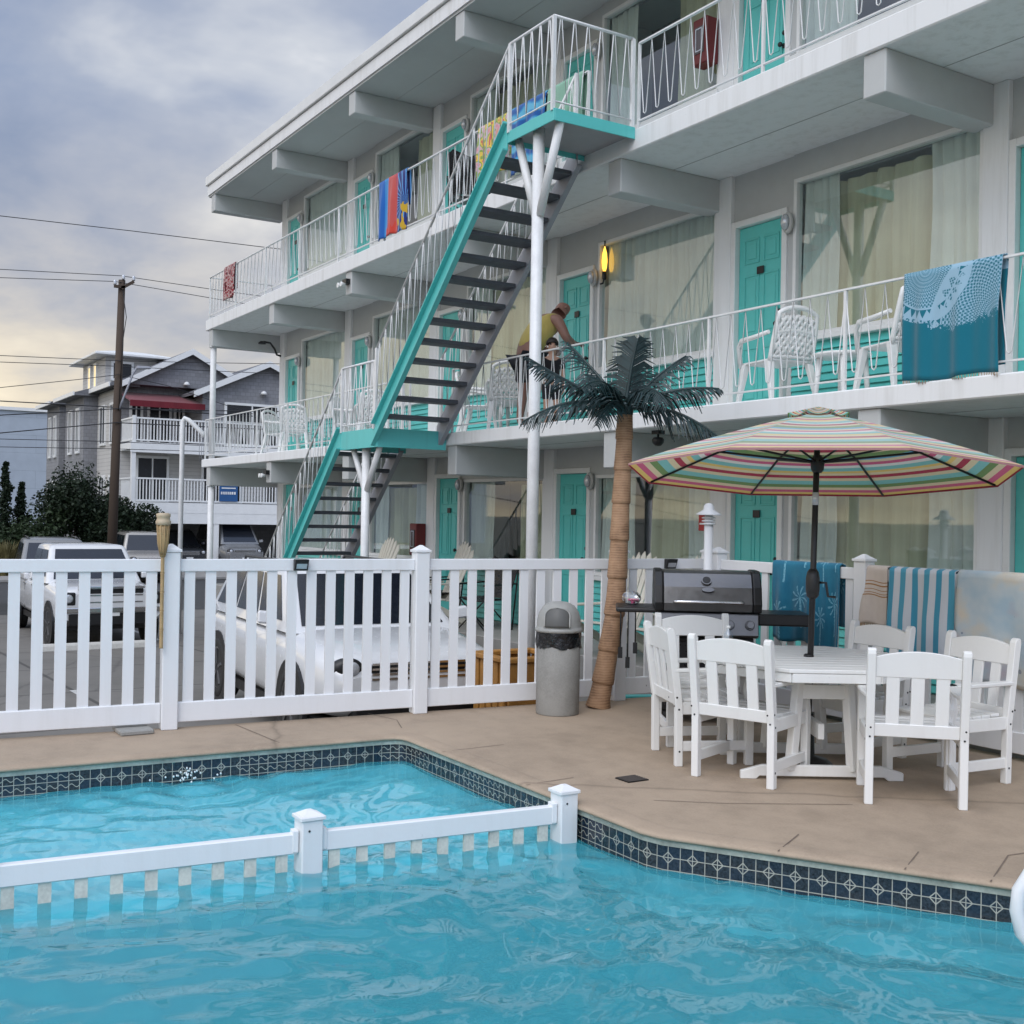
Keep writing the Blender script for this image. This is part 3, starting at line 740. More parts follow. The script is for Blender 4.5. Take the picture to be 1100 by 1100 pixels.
# ------------------------------------------------------------------ white outdoor armchairs
def arm_chair():
    t = thing('patio_armchair', 'x', 'armchair', (0,0,0))
    lw = .048
    for s in (-1, 1):
        x = s*.262
        m = M()                                # rear leg runs on as the leaning back post, with a rounded top
        prof = [(-.245,0),(-.195,0),(-.200,.40),(-.262,.895),(-.275,.918),(-.297,.925),(-.315,.915),(-.318,.89),(-.250,.40)]
        m.prism([(x-lw/2,y,z) for y,z in prof], (lw,0,0)); lg = m.build('leg', POLY, t, bevel=.004)
        m = M()
        for y,z in ((-.255,.46),(-.24,.38),(-.232,.10)):
            m.lathe((x+s*lw/2,y+.012,z), [(.007,0),(.007,s*.0015)], 8, axis='x')
        for z in (.40,.46): m.lathe((x,-.2525-.04*(z>.42),z), [(.006,0),(.006,-.002)], 8, axis='y')
        m.build('screw', BLACKM, lg)
        m = M(); prof = [(.245,0),(.30,0),(.302,.42),(.285,.50),(.300,.56),(.318,.625),(.262,.625),(.250,.58),(.232,.50),(.245,.42)]
        m.prism([(x-lw/2,y,z) for y,z in prof], (lw,0,0)); m.build('leg', POLY, t, bevel=.004)
        m = M(); k = []
        for y, w in ((-.262,.025),(-.10,.038),(.15,.045),(.30,.045),(.335,.030)): k.append((y,w))
        out = [(x-s*.0+(-w),y,.625) for y,w in k]+[(x+w,y,.625) for y,w in k[::-1]]
        m.prism(out[::-1], (0,0,.026)); m.build('armrest', POLY, t, bevel=.006)
        m = M(); m.box(x-.014,x+.014,-.20,.25,.10,.165); m.build('stretcher', POLY, t, bevel=.003)
        m = M(); m.box(x-.014,x+.014,-.205,.25,.345,.425); m.build('seat_rail', POLY, t, bevel=.003)
    m = M(); m.box(-.238,.238,.262,.288,.345,.425); m.build('seat_rail', POLY, t, bevel=.003)
    m = M()
    for i in range(6):
        y0 = -.185+.081*i; dz = -.012*sin(pi*(i+.5)/6)
        m.box(-.236,.236,y0,y0+.074,.425+dz,.447+dz)
    m.build('seat', POLY, t, bevel=.004)
    def yb(z): return -.222-(z-.40)*.125
    m = M()                                     # arched head board
    n = 12; lo = []; hi = []
    for i in range(n+1):
        x = -.238+.476*i/n; hi.append((x, .872+.036*(1-(x/.238)**2))); lo.append((x, .752))
    poly = [(x, yb(z)-.012, z) for x,z in lo]+[(x, yb(z)-.012, z) for x,z in hi[::-1]]
    m.prism(poly, (0,.026,0)); br = m.build('backrest', POLY, t, bevel=.004)
    m = M(); z0, z1 = .40, .478
    m.hexa([(-.238,yb(z0)-.014,z0),(.238,yb(z0)-.014,z0),(.238,yb(z0)+.014,z0),(-.238,yb(z0)+.014,z0),(-.238,yb(z1)-.014,z1),(.238,yb(z1)-.014,z1),(.238,yb(z1)+.014,z1),(-.238,yb(z1)+.014,z1)])
    m.build('lower_rail', POLY, br, bevel=.004)
    m = M()
    for x in (-.138,0,.138):
        m.hexa([(x-.037,yb(.47)-.009,.47),(x+.037,yb(.47)-.009,.47),(x+.037,yb(.47)+.009,.47),(x-.037,yb(.47)+.009,.47),(x-.037,yb(.76)-.009,.76),(x+.037,yb(.76)-.009,.76),(x+.037,yb(.76)+.009,.76),(x-.037,yb(.76)+.009,.76)])
    m.build('back_slat', POLY, br, bevel=.003)
    return t
ch0 = arm_chair()
GR = 'white armchairs round the octagonal table'
# rear edge middle (x, y) and the way each chair faces
CH = [(-4.40,5.55,(-.72,.69),'white slatted armchair turned its back to the camera, between the pool edge and the table'),
      (-5.36,5.02,(-.34,.94),'white slatted armchair in front of the table, back and arm towards the camera'),
      (-6.13,5.12,(.38,.93),'white slatted armchair seen edge-on, the one closest to the palm trunk and rubbish bin'),
      (-6.72,5.86,(.87,-.49),'white slatted armchair directly in front of the barbecue'),
      (-5.62,6.62,(-.05,-1),'white slatted armchair in front of the cream fringed towel'),
      (-4.78,6.60,(-.10,-1),'white slatted armchair in front of the pastel cloud towel')]
for i, (x, y, (fx_, fy_), lab) in enumerate(CH):
    f = V((fx_, fy_)).normalized(); o = ch0 if i == 0 else copy_tree(ch0)
    o['label'] = lab; o['group'] = GR
    place(o, (x+f.x*.22, y+f.y*.22, 0), atan2(-f.x, f.y))
# ------------------------------------------------------------------ octagonal table
TX, TY = -5.46, 5.78
t = thing('patio_table', 'white slatted octagonal patio table carrying the striped parasol', 'table', (TX,TY,0))
rr = V((.53,.848)); vv2 = V((-.848,.53))           # table edge directions
def tp(a, b, z): return (TX+rr.x*a+vv2.x*b, TY+rr.y*a+vv2.y*b, z)
ap = .68; he = ap*math.tan(pi/8)
octo = [(-he,-ap),(he,-ap),(ap,-he),(ap,he),(he,ap),(-he,ap),(-ap,he),(-ap,-he)]
m = M(); k = 11; w = 2*ap/k
for i in range(k):
    b0, b1 = -ap+w*i+.006, -ap+w*(i+1)-.006
    def half(b): return ap if abs(b) <= he else ap-(abs(b)-he)
    if b0 < 0 < b1 : pass
    h0, h1 = half(b0), half(b1)
    poly = [tp(-h0,b0,.715),tp(h0,b0,.715),tp(h1,b1,.715),tp(-h1,b1,.715)]
    if (b0 < -he < b1): poly = [tp(-h0,b0,.715),tp(h0,b0,.715),tp(ap,-he,.715),tp(ap,b1,.715),tp(-ap,b1,.715),tp(-ap,-he,.715)]
    if (b0 < he < b1): poly = [tp(-ap,b0,.715),tp(ap,b0,.715),tp(ap,he,.715),tp(h1,b1,.715),tp(-h1,b1,.715),tp(-ap,he,.715)]
    m.prism(poly, (0,0,.026))
m.build('tabletop', POLY, t, bevel=.005)
m = M()
for i in range(8):
    a, b = octo[i], octo[(i+1) % 8]; s = .965
    m.bar(tp(a[0]*s,a[1]*s,.685), tp(b[0]*s,b[1]*s,.685), .03, .056)
m.build('apron', POLY, t, bevel=.003)
for s in (-1, 1):
    for q in (-1, 1):
        m = M(); m.bar(tp(q*.20,s*.36,.055), tp(q*.15,s*.36,.715), .06, .06); m.build('leg', POLY, t, bevel=.005)
    m = M(); p0, p1 = V(tp(-.52,s*.36,.0)), V(tp(.52,s*.36,.0)); d = (p1-p0).normalized()
    prof = [(0,0),(.10,0),(.12,.02),(.92,.02),(.94,0),(1.04,0),(1.04,.05),(.90,.09),(.14,.09),(0,.05)]
    sd = V((-d.y,d.x,0))
    m.prism([p0+d*a-sd*.02+V((0,0,z)) for a,z in prof], sd*.04); m.build('foot', POLY, t, bevel=.004)
    m = M(); m.bar(tp(-.16,s*.36,.56), tp(.16,s*.36,.56), .03, .09); m.build('brace', POLY, t, bevel=.003)
m = M(); m.bar(tp(0,-.34,.30), tp(0,.34,.30), .04, .10); m.build('stretcher', POLY, t, bevel=.003)
# bottle on the table
t = thing('bottle', 'small clear plastic bottle standing on the white patio table', 'bottle', (*tp(-.52,.12,0)[:2],.741))
bx, by, _ = tp(-.52,.12,0)
m = M(); m.lathe((bx,by,.742), [(.026,0),(.031,.004),(.031,.09),(.028,.10),(.031,.11),(.029,.13),(.012,.158),(.012,.172)], 18); m.build('body', glass('clear_plastic', (.9,.93,.95), .10), t)
m = M(); m.lathe((bx,by,.742), [(.014,.168),(.014,.186),(.001,.188)], 14); m.build('cap', PLASTIC, t)

# ------------------------------------------------------------------ striped parasol
pr = thing('parasol', 'large striped octagonal parasol open above the patio table', 'parasol', (TX,TY,0))
g = N('striped_canvas'); uv = g.sep(g.n('TexCoord').outputs['UV']); v = g.math('FRACT', g.math('MULTIPLY', uv[1], 1.36))
cream, teal, red, green, gold, blue, pink, white = (.70,.58,.36),(.20,.50,.47),(.38,.02,.05),(.15,.26,.08),(.74,.52,.14),(.11,.36,.52),(.58,.10,.20),(.74,.73,.66)
stops = [(0,red),(.05,cream),(.10,teal),(.17,green),(.225,cream),(.27,pink),(.32,gold),(.36,cream),(.41,teal),(.48,white),(.51,red),(.57,cream),(.61,green),(.68,blue),(.73,cream),(.77,pink),(.82,white),(.86,teal),(.92,gold),(.955,cream)]
cs = g.ramp(v, stops, 'CONSTANT')
c = g.coord(); cs = g.mix(.10, cs, g.noise(c, 60., 2, .5, 'Color')); bkf = g.n('NewGeometry').outputs['Backfacing']
paler = g.mix(.27, cs, (.84,.85,.82)); cs = g.mix(bkf, cs, paler); mixnode = cs.node.name  # outer side of the cloth mixed paler than the underside
df = g.n('BsdfDiffuse', None, Color=cs); tr = g.n('BsdfTranslucent', None, Color=cs)
mx = g.n('MixShader', None, i0=.32, i1=df.outputs[0], i2=tr.outputs[0]); g.t.links.new(mx.outputs[0], g.out.inputs[0]); CANVAS = g.m
AX, AY, AZ = TX+.03, TY+.02, 2.39                 # apex
base = V((AX,AY,0)); rv = V((rr.x,rr.y,0))*.967-V((vv2.x,vv2.y,0))*.252; dv_ = V((vv2.x,vv2.y,0))*.967+V((rr.x,rr.y,0))*.252
tilt = -.088
def rim(a, r, drop):                               # a: angle in the tilted canopy frame
    p = rv*(r*cos(a))+dv_*(r*sin(a))
    return base+p+V((0,0,AZ-drop+tilt*(r*sin(a))))
R_, DROP = 1.30, .425
va = [pi/8+pi/4*i for i in range(8)]
def canopy_pt(a0, a1, u, v):                       # v 0 apex .. 1 rim; seams stay straight, cloth sags a little between
    dr = DROP*(.82*v+.18*v*v)
    p = rim(a0, R_*v, dr).lerp(rim(a1, R_*v, dr), u)
    return p+V((0,0,-.012*sin(pi*v)*4*u*(1-u)))
m = M()
for i in range(8):
    a0, a1 = va[i], va[(i+1) % 8] if i < 7 else va[0]+2*pi
    m.grid(lambda u, v, a0=a0, a1=a1: canopy_pt(a0, a1, u, .10+.90*v), 8, 14)
    m.grid(lambda u, v, a0=a0, a1=a1: canopy_pt(a0, a1, u, 1.0)+V((0,0,-.014*v)), 8, 1, uvs=(1,.012))
cn = m.build('canopy', CANVAS, pr)
m = M()
for i in range(8):
    a0, a1 = va[i], va[i]+pi/4
    m.grid(lambda u, v, a0=a0, a1=a1: rim(a0, .215*v, .02+.055*v).lerp(rim(a1, .215*v, .02+.055*v), u)+V((0,0,.05-.03*4*u*(1-u)*v)), 8, 5, uvs=(1,.9))
CAP = CANVAS.copy(); CAP.name = 'striped_canvas_cap'; q_ = CAP.node_tree.nodes[mixnode]; CAP.node_tree.links.remove(q_.inputs[0].links[0]); q_.inputs[0].default_value = 0.
m.build('vent_cap', CAP, pr)
pole_d = V((AX-TX,AY-TY,0))/AZ
m = M(); m.tube([(TX,TY,.02),(TX+pole_d.x*1.2,TY+pole_d.y*1.2,1.2),(AX,AY,AZ-.02)], .0205, 14); m.lathe((TX,TY,.74), [(.034,.0),(.034,.012),(.025,.02)], 14); m.build('pole', BLACKM, pr)
m = M(); m.lathe((TX,TY,0), [(.17,.001),(.17,.03),(.13,.06),(.05,.08),(.04,.35),(.035,.36)], 24); m.build('base', BLACKM, pr)
hub = V((AX,AY,AZ-.345)); top = V((AX,AY,AZ-.06))
m = M(); m.lathe(hub, [(.028,-.07),(.042,-.05),(.048,0),(.040,.03),(.026,.05)], 14); m.build('runner', BLACKM, pr)
for i in range(8):
    e = rim(va[i], R_*.985, DROP*.98)-V((0,0,.012)); mid = rim(va[i], R_*.56, DROP*(.82*.56+.18*.3136))-V((0,0,.016))
    m = M(); m.tube([top+V((0,0,-.01)), mid, e], .0085, 6); rb = m.build('rib', BLACKM, pr)
    m = M(); m.tube([hub, mid], .008, 6); m.build('strut', BLACKM, rb)
m = M(); cx, cy = TX+pole_d.x*1.22, TY+pole_d.y*1.22
m.lathe((cx,cy,1.13), [(.022,0),(.040,.02),(.046,.06),(.046,.14),(.038,.18),(.024,.20)], 14); cr = m.build('crank_housing', BLACK, pr)
m = M(); q = V((cx,cy,1.24)); m.tube([q+rv*.04, q+rv*.085, q+rv*.10+V((0,0,-.09)), q+rv*.15+V((0,0,-.095))], .009, 8); m.build('crank_handle', BLACK, cr)
m = M(); cx, cy = TX+pole_d.x*1.82, TY+pole_d.y*1.82; m.lathe((cx,cy,1.76), [(.0215,0),(.0215,.085)], 14); m.build('pole_label', LENS, pr)

# ------------------------------------------------------------------ barbecue
gx, gy = -7.22, 6.42
fwd = V((.80,-.60,0)).normalized(); sid = V((-fwd.y,fwd.x,0))   # fwd faces the pool, sid runs to its right in the picture
def gp(a, b, z): return V((gx,gy,0))+sid*a+fwd*b+V((0,0,z))
bq = thing('gas_barbecue', 'black and steel gas barbecue with domed lid and side shelves', 'barbecue', (gx,gy,0))
def gbox(m, a0,a1,b0,b1,z0,z1):
    m.hexa([gp(a0,b0,z0),gp(a1,b0,z0),gp(a1,b1,z0),gp(a0,b1,z0),gp(a0,b0,z1),gp(a1,b0,z1),gp(a1,b1,z1),gp(a0,b1,z1)]); return m
lidp = [(.27,.90),(.285,.97),(.24,1.10),(.15,1.205),(.10,1.225),(-.16,1.225),(-.24,1.14),(-.26,.90)]
m = M(); m.prism([gp(-.36,b,z) for b,z in lidp], sid*.72); lid = m.build('lid', STEEL, bq, bevel=.008)
m = M()
for a in (-.43, .36): m.prism([gp(a,b*1.05,.895+(z-.895)*1.03) for b,z in lidp], sid*.07)
m.build('end_cap', BLACK, lid, bevel=.012, seg=2)
m = M(); m.tube([gp(-.27,.285,.985), gp(-.27,.335,.985), gp(-.25,.345,.985), gp(.25,.345,.985), gp(.27,.335,.985), gp(.27,.285,.985)], .013, 10); m.build('handle', CHROME, lid)
c_ = gp(-.01,.205,1.15); nrm = (fwd*.75+V((0,0,.62))).normalized()
def disc(m, c, nr, r0, r1, h):
    a = nr.orthogonal().normalized(); b = nr.cross(a)
    k = 20; i0 = m.add([c+(a*cos(2*pi*j/k)+b*sin(2*pi*j/k))*r0 for j in range(k)]); i1 = m.add([c+nr*h+(a*cos(2*pi*j/k)+b*sin(2*pi*j/k))*r1 for j in range(k)])
    for j in range(k): m.face([i0+j, i0+(j+1) % k, i1+(j+1) % k, i1+j])
    m.face([i1+j for j in range(k)])
m = M(); disc(m, c_, nrm, .042, .042, .012); tg = m.build('thermometer', STEEL, lid)
m = M(); disc(m, c_+nrm*.0125, nrm, .032, .032, .003); m.build('dial', BLACK, tg)
m = M(); c2 = gp(.0,.255,1.075); up_ = nrm.cross(sid).normalized()
m.prism([c2+sid*(.05*cos(2*pi*j/18))+up_*(.022*sin(2*pi*j/18)) for j in range(18)], nrm*.012); m.build('emblem', STEEL, lid)
m = M(); m.prism([gp(-.40,b,z) for b,z in ((.30,.89),(.34,.72),(.30,.70),(-.26,.70),(-.26,.89))], sid*.80); m.build('control_panel', STEEL, bq, bevel=.006)
for a in (-.16,0.,.17,.33):
    m = M(); c3 = gp(a,.322,.805); n3 = (fwd*.97+V((0,0,.22))).normalized(); disc(m, c3, n3, .040, .034, .014); disc(m, c3+n3*.0142, n3, .030, .026, .028); m.build('knob', STEEL, bq)
for s in (-1, 1):
    m = M(); a0, a1 = (s*.40, s*.82) if s > 0 else (s*.74, s*.405)
    if s < 0: gbox(m, a0,a1,-.22,.28,.885,.925)
    else: gbox(m, a0,a1,-.20,.27,.80,.895)
    m.build('side_shelf', BLACK, bq, bevel=.014, seg=2)
m = M(); gbox(m, -.37,.37,-.24,.27,.10,.70); m.build('cabinet', BLACKM, bq, bevel=.01)
m = M(); gbox(m, -.34,-.01,.27,.285,.14,.66); gbox(m, .01,.34,.27,.285,.14,.66); m.build('door', simple('black_enamel', (.02,.02,.022), .3), bq, bevel=.006)
for a in (-.33,.33):
    for b in (-.2,.22):
        m = M(); q = gp(a,b,.05); disc(m, q-sid*.02, sid, .05, .05, .04); m.build('caster', RUBBER, bq)
m = M()
for a, L in ((-.70,.26),(-.64,.34),(-.58,.22)):
    m.tube([gp(a,.255,.885), gp(a,.265,.86), gp(a,.262,.86-L)], .006, 6); m.hexa([gp(a-.018,.257,.86-L-.09),gp(a+.018,.257,.86-L-.09),gp(a+.018,.267,.86-L-.09),gp(a-.018,.267,.86-L-.09),gp(a-.018,.257,.86-L),gp(a+.018,.257,.86-L),gp(a+.018,.267,.86-L),gp(a-.018,.267,.86-L)])
tag(m.build('cooking_tools', BLACKM), 'dark cooking tools hanging under the shelf of the barbecue', 'cooking tools')
# white pipe-like post lamp behind the barbecue
t = thing('post_lamp', 'slim white post lamp with a capped louvred head behind the barbecue', 'lamp', (-7.98,7.12,0))
x, y = -7.98, 7.12
m = M(); m.lathe((x,y,0), [(.06,0),(.06,.02),(.04,.03),(.04,1.60)], 16); m.build('post', VINYL, t)
m = M()
for k in range(3): m.lathe((x,y,1.60+.028*k), [(.045,0),(.064,.004),(.064,.012),(.045,.02)], 18)
m.lathe((x,y,1.60), [(.036,0),(.036,.09)], 14); m.build('louvre', VINYL, t)
m = M(); m.lathe((x,y,1.69), [(.118,0),(.112,.012),(.05,.05),(.046,.085),(.03,.105),(.001,.112)], 20); m.build('cap', VINYL, t)

# ------------------------------------------------------------------ bin
bx, by = -7.95, 5.45
t = thing('rubbish_bin', 'round concrete rubbish bin with a domed grey lid and black liner', 'bin', (bx,by,0))
m = M(); m.lathe((bx,by,0), [(.178,.0),(.182,.01),(.184,.56),(.176,.575),(.16,.575)], 36); m.build('body', GREYC, t)
m = M()
def bag(u, v):
    a = 2*pi*u; r = .188+.006*sin(9*a+5*v)+.004*sin(23*a)
    return (bx+r*cos(a), by+r*sin(a), .56+.135*v+.012*sin(5*a)*(1-v))
m.grid(bag, 48, 5); m.build('liner', BLACKBAG, t)
LIDM = simple('grey_bin_lid', (.33,.33,.31), .5, var=.2)
m = M(); m.lathe((bx,by,0), [(.18,.685),(.20,.69),(.203,.712),(.19,.722),(.186,.735),(.183,.79),(.168,.85),(.13,.905),(.07,.935),(.001,.943)], 36); ld = m.build('lid', LIDM, t)
a0 = atan2(-.53-.25, .848+.1); fd = V((cos(a0),sin(a0),0)); sd = V((-fd.y,fd.x,0)); m = M()
def fl(u, v):
    z = .735+.165*v; w = .105*sqrt(max(.0, 1-max(0,(v-.55)/.45)**2)) if v > .55 else .105
    s_ = (u-.5)*2*w; base_r = .186-.055*v*v
    return V((bx,by,z))+fd*(sqrt(max(.001,base_r**2-s_**2))+.012)+sd*s_
m.grid(fl, 10, 10); m.build('flap', simple('dark_flap', (.09,.09,.085), .5), ld, solid=.006)
m = M(); m.tube([fl(0,v/12)+fd*.004 for v in range(12)]+[fl(.5,1)+fd*.004]+[fl(1,1-v/12)+fd*.004 for v in range(1,13)], .008, 6); m.build('flap_rim', LIDM, ld)

# ------------------------------------------------------------------ palm
pm = thing('artificial_palm', 'artificial palm tree with a ringed brown trunk and dark green fronds', 'palm tree', (-8.03,5.93,0))
g = N('palm_trunk_wrap'); c = g.coord(); w_ = g.n('TexWave', {'bands_direction': 'Z'}, Vector=c, Scale=14., Distortion=3., Detail=3.).outputs['Fac']
f = g.math('ADD', g.math('MULTIPLY', w_, .16), g.math('MULTIPLY', g.noise(c, 7., 5, .6), .84))
co_ = g.ramp(f, [(.25,(.15,.082,.045)),(.48,(.33,.195,.11)),(.7,(.43,.265,.155))])
g.bsdf(co_, .7, 0, f, .5, .01); TRUNK = g.m
ctrl = [(-8.03,5.93,0),(-8.01,5.99,.35),(-7.99,6.06,.8),(-7.985,6.09,1.29),(-7.98,6.105,1.78),(-7.975,6.12,2.2),(-7.97,6.125,2.56)]
def cpt(t_):
    k = min(len(ctrl)-2, int(t_*(len(ctrl)-1))); f = t_*(len(ctrl)-1)-k
    p = [V(ctrl[max(0,min(len(ctrl)-1,k+j))]) for j in (-1,0,1,2)]
    return .5*((2*p[1])+(p[2]-p[0])*f+(2*p[0]-5*p[1]+4*p[2]-p[3])*f*f+(3*p[1]-p[0]-3*p[2]+p[3])*f**3)
pts = []; rad = []; nseg = 9
for k in range(nseg):
    for f, rr_ in ((.0,.098),(.06,.101),(.5,.094),(.93,.090),(.985,.089)):
        t_ = (k+f)/nseg; sc = 1.08-.28*t_+(.10 if t_ < .05 else 0)
        pts.append(cpt(t_)); rad.append(rr_*sc*.93)
pts.append(cpt(1)); rad.append(.03)
m = M(); m.tube(pts, rad, 20); m.build('trunk', TRUNK, pm)
FROND = simple('dark_palm_frond', (.012,.034,.036), .42, var=.5, scale=6, spec=.5)
PC = V((-7.97,6.125,2.60))
camr, camd, cu = V((.53,.848,0)), V((-.848,.53,0)), V((0,0,1))
def frond(tip, lift, leaf=.20, n=30, seed=0):
    """tip is an offset (right, up, away) from the crown; the rib arches by lift"""
    r = random.Random(seed)
    T = camr*tip[0]+cu*tip[1]+camd*tip[2]; m = M()
    def P(s): return PC+T*s+V((0,0,lift*4*s*(1-s)))
    rib = [P(i/12) for i in range(13)]
    m.tube(rib, [.016*(1-.75*i/12)+.003 for i in range(13)], 6)
    for i in range(n):
        s = .10+.88*i/(n-1); p = P(s); d = (P(min(1,s+.03))-P(s-.03)).normalized()
        sd = d.cross(cu)
        if sd.length < .25: sd = camr.copy()
        sd.normalize(); nr = sd.cross(d).normalized()
        L = leaf*(.55+.75*sin(pi*min(1,s*.93+.10)))*r.uniform(.85,1.1)
        if s > .9: L *= .75
        for q in (-1, 1):
            dr = (sd*q*(.86)+d*(.42+.5*s*s)-nr*(.22+.25*r.random())).normalized()
            e = p+dr*L+V((0,0,-.30*L*r.uniform(.4,1.6))); mid = p+dr*L*.55
            wv = d*(.0092*r.uniform(.8,1.3))
            b = m.add([p-wv, p+wv, mid+wv*1.05, e+wv*.25, e-wv*.35, mid-wv*1.05])
            m.face([b,b+1,b+2,b+5]); m.face([b+5,b+2,b+3,b+4])
    return m.build('frond', FROND, pm)
FR = [((.10,.62,-.02),.06,.20),((.55,.50,.18),.04,.19),((.80,.18,-.12),.07,.22),((.84,-.30,-.25),.12,.22),((-.50,.62,.30),.02,.20),((-.86,.44,.02),-.02,.20),((-.90,-.14,-.12),.12,.21),
      ((-.42,.10,-.62),.14,.20),((.30,-.02,-.62),.16,.20),((.30,.42,.62),.08,.20),((-.30,.34,.62),.08,.20),((-.28,-.18,-.42),.12,.16)]
for i, (tp_, lf, le) in enumerate(FR): frond(tp_, lf, le, 31, i)
m = M(); m.lathe(PC, [(.001,-.08),(.07,-.05),(.075,.0),(.04,.06),(.001,.09)], 12); m.build('crown_heart', FROND, pm)
# ------------------------------------------------------------------ things left on the barbecue shelf
q = gp(-.60,.05,.926)
t = thing('plastic_bag', 'crumpled clear bag with pink contents on the barbecue shelf', 'bag', q)
m = M(); rnd = random.Random(3)
def blob(u, v):
    a = 2*pi*u; b = pi*(v-.5); rr3 = .07*(1+.22*sin(3*a+2)*cos(b)+.15*sin(7*a+5*v))
    return q+V((rr3*cos(a)*cos(b)*1.1, rr3*sin(a)*cos(b), max(.002, .055+rr3*.8*sin(b))))
m.grid(blob, 18, 10); m.build('film', glass('clear_film', (.93,.95,.97), .16), t)
m = M()
for k in range(5): m.tube([q+V((rnd.uniform(-.04,.04),rnd.uniform(-.04,.04),.02+.03*rnd.random())) for _ in range(4)], .009, 6)
m.build('contents', simple('pink_plastic', (.62,.10,.22), .4), t)
# ------------------------------------------------------------------ towels
def towel_mat(name, fn, rough=.92):
    g = N(name); uv = g.n('TexCoord').outputs['UV']; s = g.sep(uv)
    co = fn(g, uv, s)
    terry = g.noise(g.n('Mapping', None, Vector=uv, Scale=(160,160,1)).outputs[0], 1., 2)
    g.bsdf(co, rough, 0, terry, .35, .004, .15, Sheen_Weight=.25); return g.m
def towel(name, label, x0, x1, ytop, ztop, front, back, mt, seed=0, fold=.018, fringe=None, cat='towel', group=None, wl=.32, skew=0.):
    """cloth over a rail along X: hangs `front` towards the pool (-Y) and `back` behind"""
    r = random.Random(seed); ph = [r.uniform(0,6.28) for _ in range(4)]
    Lf, Lb, c = front, back, .07; tot = Lf+c+Lb
    def fn(u, v):
        s = v*tot; x = x0+(x1-x0)*u
        if s < Lf: d = Lf-s; y, z = ytop-.034, ztop-d; dep = d
        elif s < Lf+c:
            a = pi*(s-Lf)/c; y, z = ytop-.034*cos(a), ztop+.022*sin(a); dep = 0
        else: d = s-Lf-c; y, z = ytop+.034, ztop-d; dep = d
        k = min(1., dep/.35); sg = -1 if s < Lf+c/2 else 1
        w = fold*k*(sin(2*pi*x/wl+ph[0])+.6*sin(2*pi*x/(wl*.53)+ph[1]+1.2*dep))
        x += skew*dep*(u-.5)+.010*k*sin(4*dep+ph[2])
        return (x, y+(w-.008*k)*(1 if sg < 0 else .6), z+.012*sin(2*pi*u*1.3+ph[3])*(1-v if s < Lf else 0))
    t = thing(name, label, cat, ((x0+x1)/2,ytop,ztop-front), 0, group)
    m = M(); m.grid(fn, 46, 40); cl = m.build('cloth', mt, t, solid=.008)
    if fringe:
        m = M()
        for i in range(40):
            p = V(fn((i+.5)/40, 0)); m.tube([p, p+V((r.uniform(-.008,.008),r.uniform(-.008,.008),-fringe*r.uniform(.7,1.1)))], .0035, 4)
        m.build('fringe', fringe_mat, t)
    return t
fringe_mat = simple('fringe_thread', (.42,.30,.19), .9, var=.3)
# teal towels with pale palm trees
def palms(g, uv, s):
    base = g.mix(g.noise(g.n('Mapping', None, Vector=uv, Scale=(6,9,1)).outputs[0], 1., 4), (.010,.10,.19), (.03,.22,.32))
    tot = None
    for (cx, cy, R, ph) in ((.30,.62,.20,.3),(.72,.30,.22,1.),(.80,.72,.18,.0),(.22,.20,.20,.7)):
        dx = g.math('SUBTRACT', s[0], cx); dy = g.math('MULTIPLY', g.math('SUBTRACT', s[1], cy), 2.6)
        rad = g.math('SQRT', g.math('ADD', g.math('MULTIPLY', dx, dx), g.math('MULTIPLY', dy, dy)))
        an = g.math('ADD', g.math('ARCTAN2', dy, dx), g.math('MULTIPLY', rad, 1.2))
        st = g.math('GREATER_THAN', g.math('SINE', g.math('ADD', g.math('MULTIPLY', an, 9.), ph)), g.math('ADD', .0, g.math('MULTIPLY', rad, 3.6)))
        k = g.math('MULTIPLY', st, g.math('LESS_THAN', rad, R))
        trunk = g.math('MULTIPLY', g.math('LESS_THAN', g.math('ABSOLUTE', g.math('ADD', dx, g.math('MULTIPLY', g.math('SINE', g.math('MULTIPLY', dy, 4.)), .03))), .022), g.math('MULTIPLY', g.math('LESS_THAN', dy, 0.), g.math('GREATER_THAN', dy, -.55)))
        k = g.math('MAXIMUM', k, trunk); tot = k if tot is None else g.math('MAXIMUM', tot, k)
    brk = g.ramp(g.noise(g.n('Mapping', None, Vector=uv, Scale=(40,60,1)).outputs[0], 1., 3), [(.35,(0,0,0)),(.5,(1,1,1))])
    return g.mix(g.math('MULTIPLY', g.math('MULTIPLY', tot, brk), .75), base, (.22,.50,.62))
PALMT = towel_mat('teal_palm_towel', palms)
towel('beach_towel', 'teal towel with pale palm tree print on the fence beside the post lamp', -7.28, -6.82, 7.28, 1.285, .66, .5, PALMT, 1)
towel('beach_towel', 'narrow teal palm print towel on the fence, partly behind the parasol pole', -6.78, -6.52, 7.28, 1.285, .70, .5, PALMT, 2)
def cream(g, uv, s):
    b = g.mix(g.noise(g.n('Mapping', None, Vector=uv, Scale=(5,8,1)).outputs[0], 1., 4), (.52,.44,.38), (.64,.57,.50)); k = None
    for c, w in ((.34,.006),(.37,.004),(.30,.003),(.25,.005),(.27,.003)):
        q = g.math('LESS_THAN', g.math('ABSOLUTE', g.math('SUBTRACT', s[1], c)), w); k = q if k is None else g.math('MAXIMUM', k, q)
    return g.mix(k, b, (.34,.17,.06))
towel('fringed_towel', 'cream towel with thin brown stripes and fringe on the fence', -6.36, -6.04, 7.28, 1.285, .44, .4, towel_mat('cream_fringed_towel', cream), 3, .02, .075)
